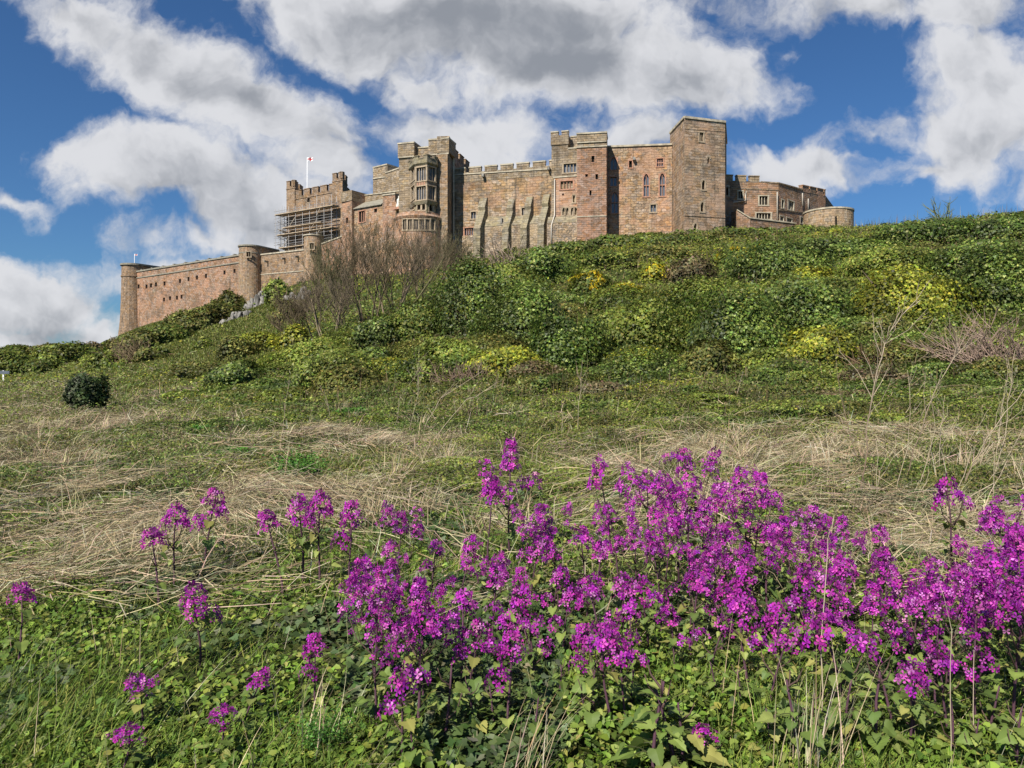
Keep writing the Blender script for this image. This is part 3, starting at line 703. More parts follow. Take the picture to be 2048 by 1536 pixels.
def hall_tower():
    A, B = P(798, 127.5), P(897, 125.0); C, D_ = back(A, B, 9)
    C = P(911, 133)
    t = thing('hall_tower', 'big square tower with a tall oriel window above a rounded bay', 'tower', base(A, B, 18))
    zt = Z(309, 126)
    body(t, 'wall', [A, B, C, D_], 12, zt, 'grey', {})
    tt, n, L = frame(A, B); o = lambda u, d: (A[0] + tt[0] * u - n[0] * d, A[1] + tt[1] * u - n[1] * d)
    ptop = Z(284, 126)
    mb = MB(); mb.box(o(-.15, 0), o(2.95, 0), zt + .003, ptop, -.18, 3); mb.box(o(5.6, 0), o(L + .15, 0), zt + .003, Z(280, 125.5), -.18, 3.2); mb.box(o(2.96, 0), o(5.59, 0), zt - .004, Z(292, 126), .8, 1.6)
    mb.box(B, C, zt + .003, Z(283, 128), -.15, 2); mb.build('parapet', M['grey'], t)
    mb = MB()
    mb.box(o(-.2, 0), o(3.0, 0), ptop + .003, ptop + .25, -.28, 3.1); mb.box(o(5.55, 0), o(L + .2, 0), Z(280, 125.5) + .003, Z(280, 125.5) + .25, -.28, 3.3); mb.box(o(3.01, 0), o(5.54, 0), Z(292, 126) + .003, Z(292, 126) + .22, .7, 1.7)
    course(mb, o(-.1, 0), o(2.9, 0), zt - .25, zt - .25, .2, .26); course(mb, o(5.65, 0), o(L + .1, 0), zt - .25, zt - .25, .2, .26)
    mb.build('coping', M['coping'], t)
    # recess above the oriel and buttress strips
    mb = MB(); mb.box(o(2.9, 0), o(5.6, 0), Z(322, 126), zt - .26, -.03, .2); mb.build('recess_panel', M['brown'], t)
    mb = MB(); mb.box(o(L - 2.15, 0), o(L - .05, 0), 14, zt - .3, -.35, .3); mb.build('corner_buttress', M['smooth'], t)
    # stepped range behind, receding
    Cb, Eb = P(908, 134), P(939, 143)
    pl = [P(896, 135), Cb, Eb, P(925, 146)]
    mb = MB(); mb.prism(pl, 20, Z(312, 134)); merlons(mb, Cb, Eb, Z(312, 134), Z(312, 134) - .1, 1.3, 2.4, 1.0, .7); mb.build('rear_wall', M['brown'], t)
    mb = MB(); a = P(905, 128.5); mb.box((a[0], a[1]), (a[0] + .22, a[1] + .16), 18, Z(300, 128), -.22, .02); mb.build('drainpipe', M['coping'], t)
    oriel(t)
    bay(t)
def oriel(t):
    pts = [P(820, 127.0), P(831, 123.9), P(854, 122.8), P(872, 124.3), P(875, 126.6)]
    zr0, zr1 = Z(331, 123.5), Z(318, 123.5)
    def cutw(edge, x0, x1):
        xm, w = (x0 + x1) / 2, (x1 - x0)
        return
    wins = {}
    for e, (x0, x1, nl) in {0: (822, 829.5, 2), 1: (833, 852, 4), 2: (856, 870.5, 3)}.items():
        xm, w = (x0 + x1) / 2, x1 - x0
        wins[e] = [(xm, 348, w, 27, 'rect', nl, 0, 'frame', 'glass'), (xm, 386, w, 27, 'rect', nl, 0, 'frame', 'glass')]
    zb = Z(403, 123.5)
    body(t, 'oriel_window', pts, zb, zr0, 'grey', wins)
    mid = (sum(p[0] for p in pts) / 5, sum(p[1] for p in pts) / 5)
    ex = lambda s: [(mid[0] + (p[0] - mid[0]) * s, mid[1] + (p[1] - mid[1]) * s) for p in pts]
    mb = MB(); mb.prism(ex(1.02), zr0 + .004, zr0 + .3, ex(1.17)); mb.prism(ex(1.12), zr0 + .305, zr1)
    q = ex(1.12)
    for i in range(4):
        _, _, l = frame(q[i], q[i + 1]); merlons(mb, q[i], q[i + 1], zr1, zr1, .45, l * .3, l * .4, .35, .12)
    mb.build('oriel_parapet', M['plinth'], t)
    mb = MB(); mb.prism(ex(1.02), zb - .5, zb - .004, ex(1.14)); mb.build('oriel_sill', M['plinth'], t)
    q = ex(.93); wins = {1: [(838, 413, 6.5, 14, 'arch', 1, 0, 'frame', 'dark'), (847.5, 413, 6.5, 14, 'arch', 1, 0, 'frame', 'dark')], 2: [(862, 415, 7.5, 16, 'arch', 1, 0, 'frame', 'dark')], 0: [(826.5, 413, 4, 12, 'arch', 1, 0, 'frame', 'dark')]}
    body(t, 'oriel_base', q, Z(428, 123.5), zb - .505, 'plinth', wins)
    # carved panels between the upper and lower lights
    mb = MB(); a, b = pts[1], pts[2]; tt, n, l = frame(a, b)
    for i in range(4):
        u0 = l * (.12 + .2 * i); mb.box((a[0] + tt[0] * u0, a[1] + tt[1] * u0), (a[0] + tt[0] * (u0 + l * .13), a[1] + tt[1] * (u0 + l * .13)), Z(370.5, 123), Z(363.5, 123), -.04, .1)
    mb.build('carved_panel', M['redframe'], t)
def bay(t):
    c = P(838, 126.6); r = 4.15; n = 14
    pts = circ(c, r, math.pi, 2 * math.pi, n)
    zt = Z(436, 123)
    wins = {}
    for e in range(n - 1):
        A, B = pts[e], pts[e + 1]
        pa, pb = CX + F * A[0] / A[1], CX + F * B[0] / B[1]
        if 806 < (pa + pb) / 2 < 866:
            wins[e] = [((pa + pb) / 2, 449, (pb - pa) * .8, 21, 'rect', 2 if pb - pa < 9 else 3, 0, 'frame', 'glass')]
    body(t, 'rounded_bay', pts, 10, zt, 'orange', wins)
    ring = lambda s: circ(c, r * s, math.pi, 2 * math.pi, 28)
    mb = MB(); mb.prism(ring(1.01), zt + .004, zt + .35, ring(1.05)); mb.prism(ring(1.05), zt + .355, zt + .75, ring(1.0)); mb.prism(ring(.94), zt + .755, zt + 1.1); mb.build('bay_cornice', M['orange'], t)
def hall_range():
    A, B = P(906, 129.0), P(1112, 124.0); C, D_ = back(A, B, 10)
    t = thing('hall_range', 'long great hall wall with battlements and four leaning buttresses', 'building', base(A, B, 21))
    zA, zB = Z(349, 129.0), Z(331.5, 124.0)
    W3 = [(947, 430.5, 10, 14, 'rect', 2, 0, 'frame', 'glass'), (1049.5, 423, 12, 15, 'rect', 3, 0, 'frame', 'glass'), (942, 463, 26, 15, 'rect', 6, 0, 'redframe', 'glass')]
    body(t, 'wall', [A, B, C, D_], 14, [zA, zB, zB, zA], 'tan', {0: W3}, cap=True)
    mb = MB(); cp = MB(); merlons(mb, A, B, zA, zB, .85, 2.2, .68, .6, .24, .1, cp); mb.build('battlements', M['grey'], t)
    course(cp, A, B, Z(355.5, 130.5), Z(340, 124.5), .2, .16); cp.build('coping', M['coping'], t)
    tt, n, L = frame(A, B); o = lambda u, d: (A[0] + tt[0] * u - n[0] * d, A[1] + tt[1] * u - n[1] * d)
    mb = MB(); mb.box(o(.02, 0), o(L, 0), zA - 1.6, zA - .03, -.03, .4, zB - 1.55, zB - .03)
    mb.build('parapet_wall', M['grey'], t)
    # sloping plinth with a lower rubble wall
    z0a, z1a = Z(460, 129), Z(436, 129.5); z0b, z1b = Z(446, 123.5), Z(430, 124)
    u0 = on_wall(A, B, 974)[0]
    mb = MB(); za = z0a + (z0b - z0a) * u0 / L; zc = z1a + (z1b - z1a) * u0 / L
    mb.quad((*o(u0, -1.3), za), (*o(L, -1.3), z0b), (*o(L, -.02), z1b), (*o(u0, -.02), zc)); mb.build('plinth_slope', M['plinth'], t)
    mb = MB(); mb.box(o(u0, 0), o(L, 0), 14, za - .003, -1.25, .2, 14, z0b - .003); mb.build('lower_wall', M['rubble'], t)
    mb = MB(); mb.box(o(.05, 0), o(u0 - .01, 0), 14, Z(474, 129), -.35, .2, 14, Z(470, 128)); mb.build('lower_wall', M['rubble'], t)
    # buttresses
    for px, pt_, w in ((972, 395, 1.25), (1028, 397, 1.1), (1064, 393, 1.1), (1098, 388, 1.1)):
        u, D1 = on_wall(A, B, px - 3); zt = Z(pt_, D1); za_ = Z(pt_ + 20, D1 - .6); zm = Z(pt_ + 62, D1 - 2.2)
        prof = [(.3, zt), (-.25, zt - .1), (-.95, za_), (-.80, za_ - .5), (-2.3, zm), (-2.2, zm - .4), (-2.75, 13), (.3, 13)]
        mb = MB(); w *= 1.0; L_ = [(*o(u - w / 2 + d * .30, d), z) for d, z in prof]; R_ = [(*o(u + w / 2 + d * .30, d), z) for d, z in prof]
        mb.quad(*L_[::-1]); mb.quad(*R_)
        for i in range(len(prof)): j = (i + 1) % len(prof); mb.quad(L_[i], R_[i], R_[j], L_[j])
        mb.build('buttress', M['plinth'], t)
    for px, py, s in ((968, 352, 1), (1099, 338, 1)):
        u, D1 = on_wall(A, B, px); mb = MB(); mb.box(o(u - .2, 0), o(u + .2, 0), Z(py, D1) - .3, Z(py, D1) + .2, -.85, 0); mb.build('waterspout', M['rock'], t)
    for px, py in ((1006, 444), (1051, 438), (1083, 437)):
        u, D1 = on_wall(A, B, px); mb = MB(); mb.box(o(u - .12, 0), o(u + .12, 0), Z(py, D1) - .5, Z(py, D1) + .5, -1.1, -.2); mb.build('waterspout', M['rock'], t)
def square_tower():
    A, B = P(1103, 122.6), P(1158, 121.4); C, D_ = back(A, B, 8)
    t = thing('square_tower', 'square tower with an orange panel and a plain red corner bastion, middle of the castle', 'tower', base(A, P(1213, 119), 21))
    zt = Z(299, 122)
    body(t, 'wall', [A, B, C, D_], 15, zt, 'grey', {0: [(1140, 336, 26, 18, 'rect', 4, 0, 'frame', 'glass')]})
    tt, n, L = frame(A, B); o = lambda u, d: (A[0] + tt[0] * u - n[0] * d, A[1] + tt[1] * u - n[1] * d)
    u1 = on_wall(A, B, 1136)[0]
    mb = MB(); z0, z1 = Z(289, 122), Z(270, 122)
    mb.box(o(.01, 0), o(u1, 0), zt + .003, z0, 0, 2.9); mb.box(o(-.1, 0), o(u1 + .1, 0), z0 + .003, z1, -.15, 3)
    mb.box(o(-.1, 0), o(u1 * .42, 0), z1 + .003, z1 + .5, -.15, .5); mb.box(o(u1 * .62, 0), o(u1 + .1, 0), z1 + .003, z1 + .5, -.15, .5)
    mb.box(o(u1 + .12, 0), o(L + 1, 0), zt + .003, Z(275, 123.5), 1.6, 2.3); mb.build('turret_parapet', M['grey'], t)
    mb = MB(); mb.box(o(-.12, 0), o(u1 * .43, 0), z1 + .503, z1 + .7, -.25, .6); mb.box(o(u1 * .61, 0), o(u1 + .12, 0), z1 + .503, z1 + .7, -.25, .6); mb.box(o(u1 + .13, 0), o(L + 1, 0), Z(275, 123.5) + .003, Z(275, 123.5) + .2, 1.5, 2.4)
    mb.box(o(u1 + .02, 0), o(L, 0), zt + .003, zt + .25, -.1, 1.5); mb.build('coping', M['coping'], t)
    # orange panel
    a, b = o(on_wall(A, B, 1109)[0], -.3), o(on_wall(A, B, 1157)[0], -.3); c, d = back(a, b, .4)
    wins = {0: [(1133.5, 370, 25, 16, 'rect', 4, 0, 'redframe', 'blind'), (1148, 397.5, 5, 15, 'arch', 1, 0, 'frame', 'dark'), (1126, 389, 4, 4, 'open', 1, 0, 'redframe', 'dark'),
                (1127.5, 423, 6, 15, 'arch', 1, 0, 'frame', 'glass'), (1134.5, 423, 6, 15, 'arch', 1, 0, 'frame', 'glass'), (1144.5, 422.5, 6, 15, 'arch', 1, 0, 'frame', 'glass'), (1151.5, 422.5, 6, 15, 'arch', 1, 0, 'frame', 'glass')]}
    body(t, 'orange_panel', [a, b, c, d], Z(440, 122), Z(356, 122), 'orange', wins)
    mb = MB(); course(mb, o(.3, -.3), o(L, -.3), Z(355.5, 122), Z(355.5, 122), .2, .12); mb.build('string_course', M['coping'], t)
    mb = MB(); z0, z1 = Z(445, 121), Z(432, 121.6)
    mb.quad((*o(-.5, -1.2), z0), (*o(L, -1.2), z0), (*o(L, -.31), z1), (*o(-.5, -.31), z1)); mb.quad((*o(-.5, -1.2), z0), (*o(-.5, -.31), z1), (*o(-.5, -.3), z0)); mb.build('plinth_slope', M['plinth'], t)
    mb = MB(); mb.box(o(-.48, 0), o(L, 0), 15, z0 - .003, -1.17, .2); mb.build('lower_wall', M['rubble'], t)
    vb = VB(); px_ = o(on_wall(A, B, 1110.5)[0], -.5)
    u_ = o(on_wall(A, B, 1106)[0], -1.35)
    tube(vb, [(*px_, Z(358, 122)), (*px_, Z(430, 122)), (*u_, Z(450, 121)), (*u_, Z(487, 121))], [.1] * 4, 6, (.62, .56, .48)); vb.build('drainpipe', M['whitetint'], t)
    # corner bastion
    A, B = P(1154, 119.4), P(1213, 118.6); C, D_ = back(A, B, 7.5)
    zt = Z(292, 119)
    wins = {0: [(1186, 318, 5.5, 13, 'slit', 1, 0, 'redframe', 'dark'), (1173, 351, 5, 6, 'slit', 1, 0, 'redframe', 'dark'), (1193.5, 353.5, 5, 11, 'slit', 1, 0, 'redframe', 'dark'), (1181, 386, 4, 11, 'slit', 1, 0, 'redframe', 'dark')]}
    body(t, 'corner_bastion', [A, B, C, D_], 15, zt, 'red', wins)
    tt, n, L = frame(A, B); o = lambda u, d: (A[0] + tt[0] * u - n[0] * d, A[1] + tt[1] * u - n[1] * d)
    mb = MB(); mb.box(o(-.02, 0), o(L + .02, 0), zt + .003, Z(267, 119), .12, 3.5); mb.build('bastion_parapet', M['grey'], t)
    mb = MB(); course(mb, o(-.1, 0), o(L + .1, 0), zt - .2, zt - .2, .2, .14); course(mb, o(0, 0), o(L, 0), Z(285, 119), Z(285, 119), .18, .06)
    mb.box(o(-.1, 0), o(L + .1, 0), Z(267, 119) + .003, Z(267, 119) + .25, 0, 3.6); course(mb, o(0, 0), o(L, 0), Z(433.5, 119), Z(433.5, 119), .15, .08); mb.build('coping', M['coping'], t)
def chapel_range():
    A, B = P(1208, 123.0), P(1344, 121.6); C, D_ = back(A, B, 9)
    t = thing('chapel_range', 'tall plain wall with a pair of arched windows left of the tallest tower', 'building', base(A, B, 22))
    zA, zB = Z(295.5, 123), Z(290.5, 121.6)
    wins = {0: [(1227.5, 327, 13, 25, 'arch', 2, 0, 'redframe', 'glass'), (1227, 363, 13, 18, 'rect', 2, 0, 'redframe', 'glass'), (1229.5, 405, 13, 42, 'arch', 2, 1, 'redframe', 'glass'), (1261, 328.5, 6.5, 14, 'rect', 1, 0, 'redframe', 'dark'), (1320, 325, 12.5, 16, 'rect', 3, 1, 'redframe', 'glass'),
                (1292.5, 370.5, 11, 45, 'arch', 2, 1, 'redframe', 'glass'), (1324.5, 369.5, 11, 45, 'arch', 2, 1, 'redframe', 'glass'), (1306.5, 416.5, 11.5, 15, 'rect', 2, 0, 'frame', 'glass')]}
    body(t, 'wall', [A, B, C, D_], 15, [zA, zB, zB, zA], 'rubblered', wins)
    mb = MB(); mb.box(A, B, zA + .003, zA + .3, -.2, 9.1, zB + .003, zB + .3); mb.build('coping', M['coping'], t)
    tt, n, L = frame(A, B); o = lambda u, d: (A[0] + tt[0] * u - n[0] * d, A[1] + tt[1] * u - n[1] * d)
    u, D1 = on_wall(A, B, 1268); mb = MB(); mb.box(o(u - .2, 0), o(u + .2, 0), Z(322, D1), Z(316, D1), -.7, 0); mb.build('waterspout', M['rock'], t)
    hs = [(1308, 435, 64, 0)]
def tall_tower():
    A0, A, B = P(1340, 123.0), P(1369, 115.3), P(1450, 117.5); C = P(1453, 128.5); D_ = P(1352, 128)
    t = thing('tall_tower', 'tallest square tower with a plain top, right of centre', 'tower', base(A, B, 23))
    zt = Z(246, 117.5)
    mk = lambda x, y, w, h, kd, nl=1: (x, y, w, h, kd, nl, 0, 'frame', 'dark')
    wins = {1: [mk(1403, 274, 8.5, 18, 'rect', 2), mk(1417, 321, 4, 13, 'archslit'), mk(1407, 370, 7, 19, 'arch'), mk(1404.5, 414, 7, 19, 'arch'), mk(1390.5, 457.5, 6.5, 20, 'arch')], 0: [mk(1343, 333, 3, 5, 'open')]}
    body(t, 'wall', [A0, A, B, C, D_], 14, zt, 'pinktan', wins)
    mb = MB(); z = zt + .003
    for a, b in ((A0, A), (A, B), (B, C)): mb.box(a, b, z, z + .35, -.16, .5)
    mb.build('coping', M['coping'], t)
    mb = MB(); course(mb, A, B, Z(435, 116.5), Z(435, 117), .12, .07); mb.build('string_course', M['pinktan'], t); mb = MB(); course(mb, A, B, Z(247.5 + 14, 116), Z(247.5 + 14, 117), .1, .05); mb.build('string_course', M['pinktan'], t)
def east_wing():
    A, B, C = P(1446, 126.5), P(1557, 127.0), P(1651, 140.0)
    D_, E = P(1668, 150), P(1470, 142)
    t = thing('east_wing', 'red brown two-sided wing with mullioned windows and pale drainpipes, right of the tallest tower', 'building', base(A, C, 24))
    zA, zB, zC = Z(362, 126.5), Z(367, 127), Z(391, 140)
    f = lambda x, y, w, h, nl, k='rect', p='dark', fm='coping': (x, y, w, h, k, nl, 0, fm, p)
    wins = {0: [f(1454.5, 382, 5, 18, 1), f(1481, 390, 9, 15, 2), f(1527, 401, 17, 18, 3), f(1527, 432, 29, 12, 5)], 1: [f(1565.5, 408, 5, 16, 1), f(1582, 411, 11, 18, 3), f(1563.5, 437, 7, 9, 2), f(1578.5, 441, 10, 9, 3), f(1604, 441, 6, 12, 2)]}
    body(t, 'wall', [A, B, C, D_, E], 15, [zA, zB, zC, zC, zA], 'brownred', wins)
    mb = MB(); cp = MB(); a2 = P(1522, 126.9)
    merlons(mb, A, a2, zA, Z(365, 126.9), 1.0, 1.75, .6, .6, .16, .0, cp); mb.build('battlements', M['grey'], t)
    cp.box(a2, B, Z(365, 126.9) + .003, Z(365, 126.9) + .2, -.12, .6, zB + .003, zB + .2)
    bc = P(1605, 133.2); cp.box(B, bc, zB + .003, zB + .2, -.12, .6, Z(380, 133.2) + .003, Z(380, 133.2) + .2)
    course(cp, A, B, zA - 1.2, zB - 1.2, .12, .08); course(cp, B, C, Z(423, 128), Z(428, 139), .16, .1); cp.build('coping', M['grey'], t)
    mb = MB(); merlons(mb, bc, C, Z(383, 133.2), zC - .1, 1.1, 2.6, .5, .7, .16); mb.build('battlements', M['brownred'], t)
    for px, y0, y1, D in ((1554.5, 385, 440, 126.8), (1605, 387, 412, 133.0), (1616.5, 398, 420, 134.6)):
        p = P(px, D - .25); vb = VB(); tube(vb, [(*p, Z(y0, D)), (*p, Z(y1, D))], [.12, .12], 6, (.62, .56, .48)); vb.build('drainpipe', M['whitetint'], t)
    p = P(1491.5, 126.4); q_ = P(1466, 126.3); vb = VB(); tube(vb, [(*p, Z(382, 126.5)), (*p, Z(402, 126.5)), (*q_, Z(405.5, 126.5))], [.12] * 3, 6, (.6, .55, .47)); vb.build('drainpipe', M['whitetint'], t)
    # terrace wall below the wing
    A, m1, B = P(1474, 122.5), P(1500, 122.2), P(1592, 127.0); C, D_ = back(A, B, 1.5)
    t = thing('terrace_wall', 'low terrace wall with a pale coping under the east wing', 'wall', base(A, B, 24))
    z0, z1, z2 = Z(421, 122.5), Z(437, 122.2), Z(448, 127)
    body(t, 'wall', [A, m1, B, C, D_], 15, [z0, z1, z2, z2, z0], 'brownred', {})
    mb = MB(); mb.box(A, m1, z0 + .003, z0 + .2, -.14, .8, z1 + .003, z1 + .2); mb.box(m1, B, z1 + .003, z1 + .2, -.14, .8, z2 + .003, z2 + .2); mb.build('coping', M['coping'], t)
def bastion():
    c = P(1656.5, 127.5); r = 4.05
    t = thing('round_bastion', 'low round buff stone bastion at the right end of the castle', 'tower', (c[0], c[1], 25))
    f = lambda q: circ(c, q, 0, 2 * math.pi, 49)[:-1]
    mb = MB(); zt = Z(416.5, 123.5); ringed(mb, f, [(15, r * 1.04), (26, r), (zt, r)]); mb.build('wall', M['bastion'], t)
    mb = MB(); mb.prism(f(r + .1), zt + .004, zt + .28); mb.build('coping', M['coping'], t)
    a = P(1672, 123.35); mb = MB(); mb.box((a[0] - .08, a[1]), (a[0] + .08, a[1] + .02), Z(452, 123.5), Z(433, 123.5), -.12, .4); mb.build('slit_window', M['dark'], t)
    A = P(1612, 127); B = P(1590, 131); 
def tube(vb, pts, rad, sides, tint, closed=False):
    """tapered tube along a polyline"""
    pts = np.asarray(pts, dtype=np.float64); k = len(pts); rad = np.asarray(rad)
    d = np.gradient(pts, axis=0); d /= np.linalg.norm(d, axis=1)[:, None] + 1e-9
    ref = np.where(np.abs(d[:, 2:3]) > .9, np.array([[1.0, 0, 0]]), np.array([[0, 0, 1.0]]))
    a = np.cross(d, ref); a /= np.linalg.norm(a, axis=1)[:, None] + 1e-9; b = np.cross(d, a)
    ang = np.arange(sides) * 2 * np.pi / sides
    V = pts[:, None] + rad[:, None, None] * (np.cos(ang)[None, :, None] * a[:, None] + np.sin(ang)[None, :, None] * b[:, None])
    i = np.arange(k - 1)[:, None] * sides; j = np.arange(sides)[None]; j2 = (j + 1) % sides
    Fq = np.stack([i + j, i + j2, i + sides + j2, i + sides + j], -1).reshape(-1, 4)
    fs = [Fq]
    if sides > 4: fs.append(np.array([np.arange(sides) + (k - 1) * sides]))
    vb.add(V.reshape(-1, 3), fs, tint)
M['rubblered'] = stone('red_rubble', (.46, .335, .225), (.32, .22, .15), (.47, .28, .19), mortar=(.19, .14, .10), ch=.5, bw=.95, rubble=.7, stain=.6, seed=11, mort=.04)
M['pinktan'] = stone('pink_tan_rubble', (.42, .315, .225), (.32, .225, .16), (.41, .275, .20), mortar=(.19, .145, .105), ch=.5, bw=1.15, rubble=.45, stain=.6, seed=12, mort=.04)
M['brownred'] = stone('brown_red_sandstone', (.37, .245, .17), (.28, .18, .125), (.42, .245, .165), ch=.4, bw=.9, rubble=.15, stain=.5, seed=13)
M['tube'] = leafy('scaffold_tube', .5, .5, 0); M['whitetint'] = leafy('painted_tube', .5, .3, 0); M['tube2'] = leafy('carved_figure_stone', .85, .1, 0)
far_tower(); curtain_walls(); mid_towers(); keep(); west_range(); hall_tower(); hall_range(); square_tower(); chapel_range(); tall_tower(); east_wing(); bastion()
# ------------------------------------------------------------------ vegetation helpers
RS = np.random.RandomState
def unit(v): return v / (np.linalg.norm(v, axis=-1, keepdims=True) + 1e-9)
def leaves(vb, pos, nrm, size, tint, rng, kind='rhomb', asp=.72, droop=0.0):
    """one small folded leaf per position, facing nrm, turned at random"""
    n = len(pos); nrm = unit(nrm)
    r = unit(rng.normal(size=(n, 3))); a = unit(np.cross(nrm, r)); b = np.cross(nrm, a)
    if droop: a = unit(a + np.array([0, 0, -droop])); b = unit(np.cross(nrm, a)); 
    s = np.broadcast_to(np.asarray(size), (n,))[:, None]
    if kind == 'rhomb':
        T = [(-.5, 0, 0), (.05, -.5 * asp, .10), (.55, 0, .0), (.05, .5 * asp, .10)]; Fs = [(0, 1, 2, 3)]
    elif kind == 'fold':
        T = [(-.5, 0, 0), (-.18, -.46 * asp, .16), (.25, -.34 * asp, .12), (.6, 0, -.06), (.25, .34 * asp, .12), (-.18, .46 * asp, .16), (.1, 0, .0)]
        Fs = [(0, 1, 2, 6), (6, 2, 3, 4), (0, 6, 4, 5)]
    elif kind == 'ivy':
        T = [(-.35, 0, 0), (-.5, -.3, .05), (-.1, -.52, .10), (.1, -.22, .05), (.6, 0, -.05), (.1, .22, .05), (-.1, .52, .10), (-.5, .3, .05)]
        Fs = [(0, 1, 2, 3), (0, 3, 4, 5), (0, 5, 6, 7)]
    V = np.stack([pos + s * (x * a + y * b + z * nrm) for x, y, z in T], 1)
    k = len(T); base_ = np.arange(n)[:, None] * k
    vb.add(V.reshape(-1, 3), [base_ + np.array(f)[None] for f in Fs], np.repeat(tint, k, 0))
def blades(vb, basep, az, L, w, lean, curl, tint, seg=3, face=None):
    """grass blades / straws: lean = start angle from upright, curl = further bend over the length"""
    n = len(basep); dirh = np.stack([np.cos(az), np.sin(az), np.zeros(n)], 1); up = np.array([0, 0, 1.0])
    side = np.stack([-np.sin(az), np.cos(az), np.zeros(n)], 1)
    p = basep.copy(); V = []
    for i in range(seg + 1):
        f = i / seg; ww = (w * (1 - f ** 1.6))[:, None]
        if i < seg: V += [p - side * ww / 2, p + side * ww / 2]
        else: V += [p]
        th = lean + curl * (i + .5) / seg
        p = p + (L / seg)[:, None] * (np.sin(th)[:, None] * dirh + np.cos(th)[:, None] * up)
    k = len(V); V = np.stack(V, 1); b = np.arange(n)[:, None] * k; Fs = []
    for i in range(seg - 1): Fs.append(b + np.array([[2 * i, 2 * i + 1, 2 * i + 3, 2 * i + 2]]))
    Fs.append(b + np.array([[2 * seg - 2, 2 * seg - 1, 2 * seg]]))
    vb.add(V.reshape(-1, 3), Fs, np.repeat(tint, k, 0))
def strips(vb, p, d, L, w, bend, tint, rng, seg=3):
    """straws lying in any direction d, bowed sideways by bend; flat strips turned to random roll"""
    n = len(p); d = unit(d); r = unit(np.cross(d, unit(rng.normal(size=(n, 3))))); q = np.cross(d, r)
    V = []
    for i in range(seg + 1):
        f = i / seg; c = p + d * (L * f)[:, None] + q * (bend * L * 4 * f * (1 - f) * .25)[:, None]
        ww = (w * (1 - .6 * f))[:, None] / 2; V += [c - r * ww, c + r * ww]
    k = len(V); V = np.stack(V, 1); b = np.arange(n)[:, None] * k
    vb.add(V.reshape(-1, 3), [b + np.array([[2 * i, 2 * i + 1, 2 * i + 3, 2 * i + 2]]) for i in range(seg)], np.repeat(tint, k, 0))
def tints(rng, n, cols, wts=None, var=.25):
    c = np.array(cols)[rng.choice(len(cols), n, p=None if wts is None else np.array(wts) / np.sum(wts))]
    return np.clip(c * (1 + var * rng.normal(size=(n, 1))) * (1 + .08 * rng.normal(size=(n, 3))), .004, 1)
IVY = [(.048, .076, .018), (.085, .12, .026), (.14, .18, .042), (.23, .255, .09)]
MID = [(.080, .108, .022), (.125, .16, .030), (.155, .185, .038), (.20, .21, .055)]
YEL = [(.14, .155, .022), (.21, .22, .030), (.29, .28, .038), (.10, .125, .02)]
OLV = [(.085, .10, .027), (.12, .125, .032), (.07, .08, .022), (.17, .15, .05)]
GORSE = [(.045, .070, .016), (.072, .10, .020), (.10, .125, .026), (.13, .135, .035)]
BRN = [(.17, .125, .065), (.12, .10, .042), (.22, .17, .09), (.10, .10, .035)]
GRS = [(.14, .22, .030), (.20, .285, .042), (.10, .16, .026), (.28, .31, .07)]
_w = lambda L: [(a * 1.30, b * 1.30, c * 1.05) for a, b, c in L]
IVY, MID, YEL, OLV, GORSE = [_w(q) for q in (IVY, MID, YEL, OLV, GORSE)]
STRAW = [(.47, .385, .245), (.38, .305, .18), (.55, .465, .32), (.27, .215, .125)]

# ------------------------------------------------------------------ carpets of small plants (uncountable)
def sample(rng, n, pxa, pxb, ya, yb):
    px = rng.uniform(pxa, pxb, n); y = np.exp(rng.uniform(np.log(ya), np.log(yb), n))
    x = (px - CX) / F * y
    return px, x, y, height(x, y)
def straw_w(px, x, y):
    """0..1: how strawy the meadow is at a spot"""
    far = 24 - 6 * np.clip((px - 650) / 300, 0, 1)
    band = np.clip((y - 6.0) / 2.5, 0, 1) * np.clip((far - y) / 6.0, 0, 1)
    right = np.clip((px - 1450) / 300, 0, 1); band = np.maximum(band, right * np.clip((y - 4.8) / 1.5, 0, 1) * np.clip((15 - y) / 4, 0, 1))
    left = np.clip((420 - px) / 250, 0, 1); band = np.maximum(band, .8 * left * np.clip((y - 18) / 4, 0, 1) * np.clip((70 - y) / 20, 0, 1))
    n = .55 * vnoise(x / 2.2, y / 3.0, 11) + .45 * vnoise(x / .8 + 7, y / 1.3, 12)
    c = .42 - .34 * np.clip((px - 700) / 500, 0, 1) * np.clip((1700 - px) / 400, 0, 1) - .14 * np.clip((px - 1450) / 300, 0, 1)
    green = np.exp(-(((px - 605) / 75) ** 2 + (np.log(y / 10.3) / .16) ** 2))          # round the feathery green clump the straw gives way
    return np.clip(band * (c + 1.6 * n) - green, 0, 1)
